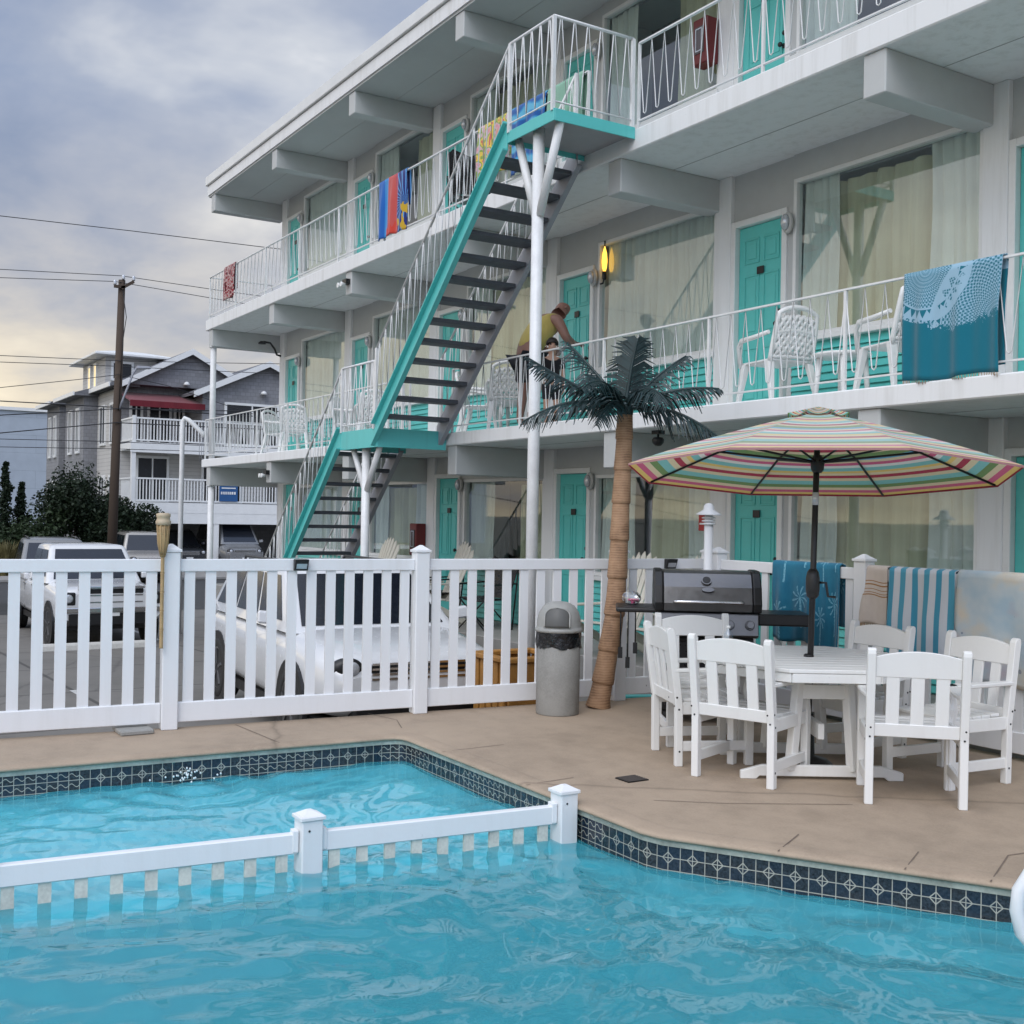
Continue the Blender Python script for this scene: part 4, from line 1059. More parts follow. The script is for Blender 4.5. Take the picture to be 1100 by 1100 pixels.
def blues(g, uv, s):
    f = g.math('FRACT', g.math('MULTIPLY', s[0], 5.5)); k = g.math('LESS_THAN', f, .46)
    return g.mix(k, (.60,.64,.68), g.mix(g.math('FRACT', g.math('MULTIPLY', s[0], 2.75)), (.06,.30,.44), (.10,.36,.48)))
towel('striped_towel', 'blue and white striped towel on the fence', -6.02, -5.42, 7.28, 1.285, .68, .5, towel_mat('blue_striped_towel', blues), 4, .014)
def pastel(g, uv, s):
    n = g.noise(g.n('Mapping', None, Vector=uv, Scale=(3,4,1)).outputs[0], 1., 3); n2 = g.noise(g.n('Mapping', None, Vector=uv, Scale=(2.1,3,1), Location=(5,2,0)).outputs[0], 1., 3)
    c = g.ramp(n, [(.35,(.36,.48,.56)),(.5,(.48,.55,.58)),(.62,(.60,.55,.46)),(.72,(.56,.52,.44))]); c = g.mix(g.ramp(n2, [(.55,(0,0,0)),(.75,(1,1,1))]), c, (.50,.34,.38))
    vz = g.n('TexVoronoi', None, Vector=g.n('Mapping', None, Vector=uv, Scale=(7,9,1)).outputs[0], Scale=1.).outputs['Distance']
    return g.mix(g.math('MULTIPLY', g.math('LESS_THAN', vz, .13), .7), c, (.16,.20,.27))
towel('beach_towel', 'pale pastel towel with blue spots on the fence, next to the striped towel', -5.40, -4.35, 7.28, 1.29, .78, .5, towel_mat('pastel_cloud_towel', pastel), 5, .012, wl=.6)
# big blue mandala cloth on the second floor rail
def mandala(g, uv, s):
    bl = (.006,.14,.19); pale = (.28,.45,.57)
    W, H = .86, .82
    xx = g.math('MULTIPLY', s[0], W); yy = g.math('MULTIPLY', s[1], 1.72)        # v runs bottom -> rail -> back
    tot = None; out = None
    for (cx, cy, R) in ((.20,.86,.30),(.86,.40,.50)):
        dx = g.math('SUBTRACT', xx, cx); dy = g.math('SUBTRACT', yy, cy)
        rad = g.math('SQRT', g.math('ADD', g.math('MULTIPLY', dx, dx), g.math('MULTIPLY', dy, dy))); an = g.math('ARCTAN2', dy, dx)
        rings = g.math('GREATER_THAN', g.math('SINE', g.math('MULTIPLY', rad, 230.)), .2)
        pet = g.math('GREATER_THAN', g.math('MULTIPLY', g.math('SINE', g.math('MULTIPLY', rad, 190.)), g.math('SINE', g.math('MULTIPLY', an, 66.))), .12)
        lace = g.math('MULTIPLY', g.math('MAXIMUM', g.math('MULTIPLY', rings, .45), pet), 1.)
        inside = g.math('LESS_THAN', rad, R)
        tooth = g.math('PINGPONG', g.math('MULTIPLY', an, 11.), 1.)
        tri = g.math('MULTIPLY', g.math('GREATER_THAN', rad, R+.012), g.math('LESS_THAN', rad, g.math('ADD', R+.012, g.math('MULTIPLY', tooth, .065))))
        zone = g.math('LESS_THAN', rad, R+.115)
        mk = g.math('SUBTRACT', g.math('MAXIMUM', zone, inside), g.math('MAXIMUM', g.math('MULTIPLY', inside, g.math('MULTIPLY', lace, .95)), tri))
        mk = g.math('MAXIMUM', mk, 0.); tot = mk if tot is None else g.math('MULTIPLY', g.math('MAXIMUM', tot, mk), 1.)
    edge = g.math('ADD', g.math('MULTIPLY', g.noise(g.n('Mapping', None, Vector=uv, Scale=(22,36,1)).outputs[0], 1., 4, .7), .30), .22)
    edge = g.math('ADD', edge, g.math('MULTIPLY', g.math('ABSOLUTE', g.math('SUBTRACT', xx, .5)), .25))
    tot = g.math('MULTIPLY', tot, g.math('GREATER_THAN', yy, edge))
    return g.mix(tot, g.mix(g.noise(uv, 3., 3), bl, (.012,.15,.22)), pale)
towel('beach_towel', 'large teal blue towel with pale mandala print over the second floor railing', -5.98, -5.12, YR, ZF[1]+.852, .84, .78, towel_mat('mandala_towel', mandala), 6, .016, .03)
# third floor rail
def loud(cols, seed, sc=(6,5)):
    def fn(g, uv, s):
        n = g.noise(g.n('Mapping', None, Vector=uv, Scale=(sc[0],sc[1],1), Location=(seed,seed*.7,0)).outputs[0], 1., 2, .5)
        vz = g.n('TexVoronoi', None, Vector=g.n('Mapping', None, Vector=uv, Scale=(sc[0]*1.4,sc[1]*1.6,1)).outputs[0], Scale=1.).outputs['Distance']
        f = g.math('ADD', g.math('MULTIPLY', n, .75), g.math('MULTIPLY', vz, .25)); k = len(cols)
        return g.ramp(f, [(.28+.44*i/k, c) for i, c in enumerate(cols)], 'CONSTANT')
    return fn
def sunburst(g, uv, s):
    dx = g.math('SUBTRACT', s[0], .95); dy = g.math('MULTIPLY', g.math('SUBTRACT', s[1], .30), 1.9)
    an = g.math('ARCTAN2', dy, dx); rad = g.math('SQRT', g.math('ADD', g.math('MULTIPLY', dx, dx), g.math('MULTIPLY', dy, dy)))
    c = g.ramp(s[0], [(0,(.02,.12,.42)),(.22,(.04,.24,.55)),(.36,(.50,.09,.08)),(.62,(.42,.06,.10)),(.72,(.02,.03,.16))], 'CONSTANT')
    ray = g.math('MULTIPLY', g.math('GREATER_THAN', g.math('SINE', g.math('MULTIPLY', an, 26.)), .55), g.math('GREATER_THAN', s[0], .7))
    c = g.mix(ray, c, (.10,.30,.60)); gold = g.math('MULTIPLY', g.math('GREATER_THAN', g.noise(g.n('Mapping', None, Vector=uv, Scale=(9,7,1)).outputs[0], 1., 2), .55), g.math('MULTIPLY', g.math('GREATER_THAN', s[0], .72), g.math('LESS_THAN', s[1], .28)))
    c = g.mix(gold, c, (.52,.33,.03)); fl_ = g.math('LESS_THAN', g.math('ADD', g.math('MULTIPLY', g.math('SINE', g.math('MULTIPLY', s[0], 60.)), .03), s[1]), .10)
    return g.mix(g.math('MULTIPLY', fl_, g.math('MULTIPLY', g.math('GREATER_THAN', s[0], .3), g.math('LESS_THAN', s[0], .75))), c, (.55,.06,.04))
z3 = ZF[2]+.91
towel('beach_towel', 'blue and red sunburst towel over the top floor railing', -15.62, -14.72, YR, z3, .86, .5, towel_mat('sunburst_towel', sunburst), 8, .02)
towel('beach_towel', 'dark red patterned towel at the far end of the top floor railing', -22.95, -22.28, YR, z3, .66, .5, towel_mat('red_pattern_towel', loud([(.03,.01,.012),(.26,.02,.03),(.42,.30,.28),(.22,.015,.02),(.05,.01,.01)], 2, (9,12))), 9, .02)
towel('beach_towel', 'pink, yellow and orange flowered towel over the top floor railing behind the stair', -12.68, -11.98, YR, z3, .70, .5, towel_mat('flower_towel', loud([(.62,.34,.10),(.66,.28,.32),(.62,.42,.44),(.25,.35,.08),(.70,.52,.10),(.55,.12,.10)], 5, (5,8))), 10, .02)
def lagoon(g, uv, s):
    w_ = g.n('TexWave', {'bands_direction': 'Y'}, Vector=uv, Scale=2.2, Distortion=5., Detail=2.).outputs['Fac']
    return g.ramp(w_, [(.2,(.02,.10,.32)),(.5,(.04,.25,.50)),(.8,(.12,.42,.60))])
towel('beach_towel', 'bright blue towel over the top floor railing beside the upper landing', -11.93, -11.12, YR, z3, .80, .5, towel_mat('lagoon_towel', lagoon), 11, .03)
towel('beach_towel', 'pale green towel over the top floor railing at the upper landing', -11.08, -10.38, YR, z3, .74, .5, cloth('mint_towel', (.26,.48,.36)), 12, .02)
# ------------------------------------------------------------------ vehicles (heading +X in their own frame)
def sgnpow(a, p): return (1 if a >= 0 else -1)*abs(a)**p
def loft(m, st, n=36, py=.32, pz=.40):
    rings = []
    for x, zb, zt, hw in st:
        zc, hz = (zb+zt)/2, (zt-zb)/2
        rings.append(m.add([(x, hw*sgnpow(cos(2*pi*j/n), py)*(1-.06*max(0, sin(2*pi*j/n))), zc+hz*sgnpow(sin(2*pi*j/n), pz)) for j in range(n)]))
    for a, b in zip(rings[:-1], rings[1:]):
        for j in range(n): m.face([a+j, a+(j+1) % n, b+(j+1) % n, b+j], True)
    m.face([rings[0]+j for j in range(n)]); m.face([rings[-1]+j for j in range(n)][::-1])
def fpanel(c, u0, u1, v0, v1, out, sl0=0., sl1=0.):
    """panel on the face c = (bl, br, tr, tl), pushed out along its normal"""
    bl, br, tr, tl = map(V, c)
    def at(u, v): return bl.lerp(br, u).lerp(tl.lerp(tr, u), v)
    nr = (br-bl).cross(tl-bl).normalized()
    q = [at(u0,v0), at(u1,v0), at(u1+sl1,v1), at(u0+sl0,v1)]
    return [p+nr*out for p in q], nr
def car(label, cat, paint, loc, rz=0, L=4.4, W=1.82, H=1.65, belt=1.02, hood=.90, ws=(1.15,.30), rear=(-2.1,-1.8), wr=.35, kind='suv', grille='bars', nm='parked_car', win=True, group=None, wb=None, lights=True):
    t = thing(nm, label, cat, (0,0,0), 0, group)
    h, w = L/2, W/2; zb = .30 if kind != 'pickup' else .42
    m = M(); ht = hood
    loft(m, [(-h,zb+.14,belt-.14,w*.78),(-h+.07,zb+.06,belt-.03,w*.93),(-h+.55,zb,belt,w*.995),(0,zb-.02,belt,w),(ws[0]-.15,zb-.02,belt-.01,w),(ws[0]+.12,zb-.02,ht+.07,w*.995),(h-.55,zb,ht,w*.975),*([(h-.18,zb+.03,ht-.06,w*.93),(h-.05,zb+.09,ht-.13,w*.85),(h,zb+.17,ht-.26,w*.74)] if kind != 'pickup' else [(h-.16,zb+.02,ht-.03,w*.965),(h-.04,zb+.05,ht-.08,w*.945),(h,zb+.10,ht-.14,w*.92)])])
    body = m.build('body', paint, t)
    top, bw, tw = H, w*.93, w*.74
    x0b, x0t = rear; x1b, x1t = ws; z0 = belt-.05
    cab = [(x0b,-bw,z0),(x1b,-bw,z0),(x1b,bw,z0),(x0b,bw,z0),(x0t,-tw,top),(x1t,-tw,top),(x1t,tw,top),(x0t,tw,top)]
    m = M(); rings = []
    for f, ins, dz in ((0,0,0),(.3,0,0),(.6,0,0),(.88,0,0),(.95,.012,0),(.985,.04,0),(1.,.09,.0),(1.,.22,.018),(1.,.40,.028)):
        xa, xb, hw = x0b+(x0t-x0b)*f+ins, x1b+(x1t-x1b)*f-ins, bw+(tw-bw)*f-ins; zz = z0+(top-z0)*f+dz; r_ = .085; ring = []
        for cx, cy, a0 in ((xb-r_,hw-r_,0),(xa+r_,hw-r_,90),(xa+r_,-hw+r_,180),(xb-r_,-hw+r_,270)):
            for k_ in range(5): a = radians(a0+22.5*k_); ring.append((cx+r_*cos(a), cy+r_*sin(a), zz))
        rings.append(m.add(ring))
    for a, b in zip(rings[:-1], rings[1:]):
        for j in range(20): m.face([a+j, a+(j+1) % 20, b+(j+1) % 20, b+j], True)
    m.face([rings[-1]+j for j in range(20)], True)
    cb = m.build('cabin', paint, t)
    P = [V(p) for p in cab]
    m = M(); q, nr = fpanel((P[1],P[2],P[6],P[5]), .07,.93,.10,.88, .006); m.prism(q, nr*.004); m.build('windscreen', CARGLASS, cb)
    m = M(); q, nr = fpanel((P[3],P[0],P[4],P[7]), .08,.92,.16,.86, .004); m.prism(q, nr*.004); m.build('rear_window', CARGLASS, cb)
    k = 2 if kind in ('pickup','sedan') else 3
    for sgn, c in ((-1,(P[0],P[1],P[5],P[4])),(1,(P[2],P[3],P[7],P[6]))):
        for i in range(k):
            a, b = .06+(.88/k)*i+.012, .06+(.88/k)*(i+1)-.012
            m = M(); q, nr = fpanel(c, a, b, .16, .86, .004); m.prism(q, nr*.004); m.build('side_window', CARGLASS, cb)
    if kind == 'suv':
        for s in (-1,1):
            m = M(); m.tube([(x0t+.1,s*tw*.86,top-.005),(x0t+.16,s*tw*.86,top+.045),(x1t-.2,s*tw*.86,top+.045),(x1t-.1,s*tw*.86,top-.005)], .016, 6); m.build('roof_rail', BLACKM, t)
    if kind == 'pickup':
        m = M(); bx0, bx1 = -h+.12, x0b-.06
        m.box(bx0,bx1,-w*.86,w*.86,belt-.30,belt+.012); m.build('bed_liner', BLACK, t)
        m = M()
        for s in (-1,1): m.box(bx0-.05,bx1+.02,s*w*.93-.06,s*w*.93+.06,belt-.1,belt+.05)
        m.box(-h+.02,-h+.10,-w*.9,w*.9,belt-.45,belt+.05); m.build('bed_wall', paint, t, bevel=.03, seg=2)
    fa, ra = h-.88*(1 if L > 4 else .9), -h+.92
    for x in (fa, ra):
        for s in (-1, 1):
            m = M(); m.lathe((x,s*(w*.955),wr), [(wr+.075,0),(wr+.075,s*w*.05)], 28, axis='y', smooth=False); m.build('wheel_arch', BLACK, t)
            m = M(); y = s*(w*.90); d = s
            m.lathe((x,y,wr), [(wr*.62,d*-.10),(wr*.95,d*-.10),(wr,d*-.07),(wr,d*.07),(wr*.95,d*.105),(wr*.70,d*.115),(wr*.66,d*.10)], 30, axis='y'); wh = m.build('wheel', RUBBER, t)
            m = M(); m.lathe((x,y,wr), [(wr*.67,d*.07),(wr*.67,d*.11),(wr*.60,d*.10),(wr*.58,d*.06),(.001,d*.05)], 26, axis='y')
            for j in range(5):
                a = 2*pi*j/5+.3
                m.bar((x+.05*cos(a),y+d*.085,wr+.05*sin(a)), (x+wr*.62*cos(a),y+d*.095,wr+wr*.62*sin(a)), .035, .05, up=(0,1,0))
            m.build('rim', STEEL, wh)
    for s in (-1, 1):
        m = M(); xm = ws[0]-.32; m.hexa([(xm-.04,s*(w*.99),belt+.02),(xm+.07,s*(w*.99),belt+.02),(xm+.07,s*(w+.19),belt+.04),(xm-.04,s*(w+.17),belt+.04),(xm-.04,s*(w*.99),belt+.15),(xm+.05,s*(w*.99),belt+.15),(xm+.05,s*(w+.18),belt+.17),(xm-.04,s*(w+.16),belt+.17)]); m.build('wing_mirror', paint, t, bevel=.02)
        for xh in (.05, -.95):
            m = M(); m.box(xh-.09,xh+.09,s*w*.985-.012,s*w*.985+.012,belt-.17,belt-.135); m.build('door_handle', BLACK if paint is not WHITEP else CHROME, t, bevel=.006)
        m = M()
        for xh in (ws[0]-.28,.22-.03,-.86): m.box(xh-.004,xh+.004,s*w*.972-.02,s*w*.988+.004,zb+.12,belt-.05)
        m.build('door_seam', BLACK, t)
    # face of the car
    zf = ht-.22; xg = h-.035
    gw = w*(.50 if kind != 'pickup' else .60); gh = .10 if kind != 'pickup' else .23
    m = M(); m.box(xg-.10,xg+.028,-gw,gw,zf-gh-.02,zf+gh-.04); gr = m.build('grille', BLACK, t, bevel=.02)
    m = M()
    if grille == 'bars':
        for j in range(4):
            z = zf-gh+.02+(2*gh-.06)*j/3.; m.box(xg+.028,xg+.042,-gw+.02,gw-.02,z-.010,z+.010)
    else:
        for j in range(7):
            y = -gw+.05+(2*gw-.1)*j/6.; m.box(xg+.028,xg+.045,y-.045,y+.0,zf-gh,zf+gh-.06)
    m.build('grille_bar', CHROME if grille == 'bars' else paint, gr)
    for s in (-1, 1):
        if kind == 'pickup':
            m = M(); y0_, y1_ = sorted((s*w*.66, s*w*.935)); m.box(h-.20,h+.018,y0_,y1_,zf-.13,zf+.12); hl = m.build('headlight', BLACK, t, bevel=.03, seg=2)
            m = M(); m.lathe((h+.016,s*w*.79,zf), [(.085,0),(.08,.012),(.05,.02),(.001,.022)], 18, axis='x'); m.build('lamp', LENS, hl)
        else:
            m = M(); yl = s*w*.70; m.lathe((h-.10,yl,zf+.02), [(.10,0),(.105,.04),(.095,.075),(.06,.095),(.001,.10)], 20, axis='x')
            for i_, q_ in enumerate(m.v): m.v[i_] = (q_[0]-.22*max(0., abs(q_[1])-w*.62), yl+(q_[1]-yl)*1.5, q_[2])
            hl = m.build('headlight', BLACK, t)
            m = M(); m.lathe((h-.012,yl-s*.03,zf+.02), [(.07,-.02),(.072,.0),(.05,.014),(.001,.018)], 18, axis='x'); m.build('lamp', LENS, hl)
        m = M(); m.box(-h-.004,-h+.10,s*w*.60-.10,s*w*.60+.12,belt-.34,belt-.16); m.build('tail_light', REDLENS, t, bevel=.02)
    m = M(); m.box(h-.16,h-.005+.02,-w*(.66 if kind != 'pickup' else .80),w*(.66 if kind != 'pickup' else .80),zb+.0,zb+(.17 if kind != 'pickup' else .26)); m.build('bumper_intake', BLACK, t, bevel=.03)
    if kind == 'pickup':
        m = M(); q0 = gw+.02
        for z0_, z1_ in ((zf-gh-.06,zf-gh-.015),(zf+gh-.045,zf+gh+.0)): m.box(h-.08,h+.03,-q0,q0,z0_,z1_)
        m.box(h-.08,h+.045,-w*.9,w*.9,zb+.27,zb+.36); m.build('chrome_trim', CHROME, gr, bevel=.01)
    m = M(); m.box(h-.02,h+.022,-.15,.15,zb+.19,zb+.29); m.build('number_plate', TRIM, t)
    m = M(); m.box(-h-.012,-h+.02,-.15,.15,belt-.42,belt-.30); m.build('number_plate', TRIM, t)
    m = M(); m.box(-h+.30,h-.25,-w*.93,w*.93,zb-.09,zb+.02); m.build('underbody', BLACK, t)
    return place(t, loc, rz)
car('white compact SUV parked close behind the picket fence', 'car', WHITEP, (-12.05,5.22,-.60), radians(-4), L=4.7, W=2.0, H=1.66, belt=1.08, hood=1.0, ws=(1.22,.42), rear=(-2.15,-1.72), wr=.37)
car('white pickup truck parked facing the fence with a chrome grille', 'pickup truck', WHITEP, (-25.9,5.25,-1.05), 0, L=5.6, W=2.04, H=1.93, belt=1.22, hood=1.18, ws=(1.30,.55), rear=(-.95,-.78), wr=.40, kind='pickup', nm='pickup_truck')
car('grey SUV parked behind the white pickup truck', 'car', SILVERP, (-32.6,5.85,-1.045), radians(-6), L=4.7, W=1.90, H=1.86, belt=1.08, hood=1.00)
car('silver sedan mostly cut off beside the grey SUV', 'car', SILVERP, (-33.4,2.45,-1.045), radians(0), L=4.6, W=1.82, H=1.50, belt=.98, hood=.88, kind='sedan', ws=(1.0,.25), rear=(-1.75,-1.1))
car('champagne SUV with an upright slotted grille beside the timber utility pole', 'car', BEIGEP, (-44.6,11.25,-1.03), radians(-6), L=4.5, W=1.86, H=1.80, belt=1.12, hood=1.06, grille='slots', ws=(1.0,.55), rear=(-2.1,-1.95))
car('dark SUV under the shingled house behind the champagne SUV', 'car', DARKP, (-53.2,14.9,-1.03), 0, L=4.6, W=1.85, H=1.75, belt=1.08, hood=1.0)
car('silver van with a wide windscreen under the shingled house', 'van', SILVERP, (-52.6,17.2,-1.03), 0, L=4.9, W=1.95, H=2.15, belt=1.22, hood=1.08, ws=(1.75,.95), rear=(-2.3,-2.2), nm='parked_van')
car('white sedan with red tail lights seen through the lower staircase', 'car', WHITEP, (-47.5,20.8,-1.03), radians(172), L=4.6, W=1.82, H=1.46, belt=.96, hood=.86, kind='sedan', ws=(1.0,.25), rear=(-1.75,-1.1))
# ------------------------------------------------------------------ shingled house across the street
def siding(name, col, pitch=.17, bw=.24, var=.35):
    g = N(name); c = g.coord(); s = g.sep(c)
    uvv = g.n('CombineXYZ', None, X=g.math('ADD', s[0], s[1]), Y=s[2]).outputs[0]
    br = g.n('TexBrick', {'offset': .5}, Vector=uvv, Scale=1., Mortar_Size=.012, Brick_Width=bw, Row_Height=pitch, Color1=(*col,1), Color2=(*[x*(1-var) for x in col],1), Mortar=(*[x*.62 for x in col],1))
    n = g.noise(c, 1.5, 4); co = g.mix(.25, br.outputs['Color'], g.ramp(n, [(.3, tuple(x*.75 for x in col)),(.7, tuple(x*1.15 for x in col))]))
    g.bsdf(co, .75, 0, br.outputs['Fac'], .4, -.01); MT[name] = g.m; return g.m
SHING = siding('grey_shingle', (.25,.255,.27), var=.25); CLAP = siding('white_clapboard', (.50,.49,.47), .18, 6., .05); SLATE = siding('roof_shingle', (.17,.175,.19), .22, .5, .3)
PALEB = siding('pale_blue_cladding', (.36,.41,.47), 1.4, 8., .05)
hs = thing('house', 'grey shingled house with white railed decks, gables and a maroon awning', 'house', (-55,16,-1.05))
m = M(); m.box(-66.8,-53.2,12.2,27,1.62,7.25); m.box(-66.8,-58,12.4,27,-1.05,1.62); m.build('wall', SHING, hs)
m = M(); m.box(-57,-53.15,12.14,12.2,1.5,7.1); m.box(-53.2,-53.12,12.14,27,1.5,4.5); m.build('clapboard_wall', CLAP, hs)
def gable(xf, yc, half, zp, ze, xb, over=.35):
    m = M(); m.prism([(xf,yc-half,ze),(xf,yc+half,ze),(xf,yc,zp)], (xb-xf,0,0)); gb = m.build('gable', SHING, hs)
    sl = (zp-ze)/half; e = half+over; m = M()
    for s in (-1, 1):
        m.prism([(xf+over,yc,zp+.02),(xf+over,yc+s*e,zp+.02-sl*e),(xf+over,yc+s*e,zp+.16-sl*e),(xf+over,yc,zp+.16)], (xb-xf-over,0,0))
    m.build('roof', SLATE, gb)
    m = M()
    for s in (-1, 1): m.prism([(xf+over+.01,yc,zp-.10),(xf+over+.01,yc+s*e,zp-.10-sl*e),(xf+over+.01,yc+s*e,zp+.17-sl*e),(xf+over+.01,yc,zp+.17)], (.05,0,0))
    m.build('barge_board', TRIM, gb)
gable(-52.4, 15.2, 2.95, 8.85, 7.25, -66.5); gable(-51.1, 18.4, 3.15, 8.42, 6.95, -66)
m = M(); m.box(-53.2,-51.1,15.4,21.6,4.5,6.95); m.build('wall', SHING, hs)
# tower
m = M(); m.box(-61.3,-56.3,12.3,14.7,7.0,8.95); tw = m.build('tower', CLAP, hs)
m = M(); m.prism([(-61.9,11.7,8.9),(-55.7,11.7,8.9),(-55.7,15.3,8.9),(-61.9,15.3,8.9)], (0,0,.12)); m.hexa([(-61.9,11.7,9.02),(-55.7,11.7,9.02),(-55.7,15.3,9.02),(-61.9,15.3,9.02),(-60.5,13.0,9.3),(-57.1,13.0,9.3),(-57.1,14.2,9.3),(-60.5,14.2,9.3)]); m.build('roof', TRIM, tw, bevel=.02)
def hwin(par, p0, p1, z0, z1, nrm, refl=None, mull=True):
    """window with white casing on a wall running from p0 to p1 (x, y)"""
    a, b, n = V((*p0,0)), V((*p1,0)), V((*nrm,0)); d = (b-a).normalized(); m = M(); f = .11
    def bx(m, u0, u1, w0, w1, o0, o1):
        q = [a+d*u0+n*o0, a+d*u1+n*o0, a+d*u1+n*o1, a+d*u0+n*o1]; m.hexa([p+V((0,0,w0)) for p in q]+[p+V((0,0,w1)) for p in q])
    L = (b-a).length
    bx(m,0,f,z0,z1,0,.07); bx(m,L-f,L,z0,z1,0,.07); bx(m,f,L-f,z1-f,z1,0,.07); bx(m,f,L-f,z0,z0+f,0,.09)
    if mull: bx(m,L/2-.03,L/2+.03,z0+f,z1-f,0,.06)
    wd = m.build('window', TRIM, par)
    m = M(); bx(m,f,L-f,z0+f,z1-f,.005,.035); m.build('pane', refl or HOUSEGLASS, wd)
REFLP = N('glowing_reflection_pane'); e = REFLP.n('Emission', None, Color=(1.,.78,.42), Strength=1.2); REFLP.t.links.new(e.outputs[0], REFLP.out.inputs[0])  # bright reflection in the tower panes painted as emission
hwin(tw, (-56.3,12.55), (-56.3,13.6), 7.75, 8.7, (1,0), None, False)
for x in (-59.9,-58.6): hwin(tw, (x,12.3), (x+.62,12.3), 7.5, 8.75, (0,-1), REFLP.m, False)
# bays on the side wall with lean-to roofs
for x0, x1 in ((-61.3,-57.0),(-66.4,-63.0)):
    m = M(); m.box(x0,x1,11.5,12.2,-1.05,7.0); by_ = m.build('bay', SHING, hs)
    m = M(); m.hexa([(x0-.3,11.0,7.0),(x1+.3,11.0,7.0),(x1+.3,12.9,7.0),(x0-.3,12.9,7.0),(x0-.3,11.05,7.14),(x1+.3,11.05,7.14),(x1+.3,12.9,7.75),(x0-.3,12.9,7.75)]); m.build('roof', SLATE, by_)
    m = M(); m.box(x0-.32,x1+.32,10.93,11.0,6.98,7.16); m.build('gutter', TRIM, by_)
    for z0, z1 in ((4.3,6.5),(1.2,3.1)):
        w_ = (x1-x0); hwin(hs, (x0+w_*.20,11.5), (x0+w_*.40,11.5), z0, z1, (0,-1)); hwin(hs, (x0+w_*.62,11.5), (x0+w_*.82,11.5), z0, z1, (0,-1))
for x0, x1 in ((-56.4,-55.2),(-54.3,-53.4)):
    for z0, z1 in ((4.6,6.5),(1.4,3.2)): hwin(hs, (x0,12.14), (x1,12.14), z0, z1, (0,-1))
m = M(); m.hexa([(-57,11.7,7.15),(-52.6,11.7,7.15),(-52.6,13,7.15),(-57,13,7.15),(-57,11.75,7.28),(-52.6,11.75,7.28),(-52.6,13,7.8),(-57,13,7.8)]); m.build('roof', SLATE, hs)
m = M(); m.box(-57,-52.58,11.64,11.70,7.1,7.3); m.build('gutter', TRIM, hs)
# decks
for z in (4.57, 1.94):
    m = M(); m.box(-53.2,-51.0,12.3,27,z-.30,z); dk = m.build('deck', TRIM, hs, bevel=.01)
    m = M(); m.box(-51.0,-50.95,12.25,27,z-.42,z+.03); m.build('deck_fascia', TRIM, dk)
    m = M(); m.bar((-51.05,12.35,z+1.08),(-51.05,27,z+1.08),.10,.07); m.bar((-51.05,12.35,z+.12),(-51.05,27,z+.12),.07,.06); m.bar((-51.05,12.35,z+1.08),(-53.1,12.35,z+1.08),.10,.07); m.bar((-51.05,12.35,z+.12),(-53.1,12.35,z+.12),.07,.06)
    k = 104
    for i in range(k): y = 12.35+14.6*(i+.5)/k; m.box(-51.07,-51.03,y-.022,y+.022,z+.14,z+1.05)
    for i in range(13): x = -53.0+1.9*(i+.5)/13; m.box(x-.022,x+.022,12.33,12.37,z+.14,z+1.05)
    m.build('deck_railing', TRIM, dk)
    for y in (12.4,15.9,19.4,22.9,26.4):
        m = M(); m.box(-51.12,-50.98,y-.07,y+.07,z,z+1.18); m.build('railing_post', TRIM, dk)
for y in (12.4,16.1,19.7,23.4):
    m = M(); m.box(-51.2,-50.98,y-.12,y+.12,-1.05,1.55); m.build('column', TRIM, hs)
    if y < 15:
        m = M(); m.box(-51.2,-51.0,y-.09,y+.09,1.94,4.2); m.build('column', TRIM, hs)
m = M(); m.box(-51.25,-50.96,12.3,27,1.05,1.55); m.build('beam', TRIM, hs)
for y0, y1 in ((13.0,14.5),(16.0,18.0),(19.0,20.4)):
    hwin(hs, (-53.12,y0), (-53.12,y1), 2.0, 4.1, (1,0)); 
for y0, y1 in ((12.7,13.3),(13.5,14.6),(14.7,15.2)): hwin(hs, (-53.2,y0), (-53.2,y1), 4.6, 6.5, (1,0))
hwin(hs, (-51.1,16.4), (-51.1,19.0), 4.6, 6.6, (1,0)); hwin(hs, (-51.1,19.6), (-51.1,20.6), 4.9, 6.4, (1,0))
m = M(); m.prism([(-53.15,12.2,6.95),(-51.0,12.2,6.42),(-51.0,12.2,6.15),(-51.03,12.2,6.15),(-51.03,12.2,6.36),(-53.15,12.2,6.88)], (0,3.3,0)); m.build('awning', MAROON, hs)
for y in (15.0,18.2):
    m = M(); x_ = -52.38 if y < 16 else -51.08; m.lathe((x_+.15,y,7.35 if y < 16 else 7.05), [(.17,0),(.10,.12),(.03,.16),(.001,.17)], 14); m.build('wall_lamp', TRIM, hs)
for y in (13.9,15.1):
    m = M()
    for i in range(14): z = -.9+.42*i; m.tube([(-53.6+.2*i,y,z),(-53.45+.2*i,y+.5,z+.1)], .03, 5)
SGN = simple('blue_banner', (.015,.085,.24), .6)
t = thing('banner', 'small blue banner hung on the lower white deck railing of the shingled house', 'banner', (-50.9,16.65,2.0))
m = M(); m.box(-50.965,-50.945,16.2,17.05,2.08,2.78); m.build('cloth', SGN, t)
m = M()
r_ = random.Random(4); y = 16.27
while y < 16.95:
    w_ = r_.uniform(.04,.09); m.box(-50.942,-50.938,y,y+w_,2.40,2.52); y += w_+.03
m.box(-50.942,-50.938,16.3,16.95,2.66,2.71); m.build('lettering', TRIM, t)
# a big plain building far behind
t = thing('warehouse', 'large plain pale blue building far beyond the shrubs', 'building', (-105,0,-1.05))
m = M(); m.box(-125,-97,-40,19.5,-1.05,9.25); m.build('wall', PALEB, t)
m = M(); m.box(-125.2,-96.8,-40.2,19.7,9.25,9.5); m.build('roof', TRIM, t)
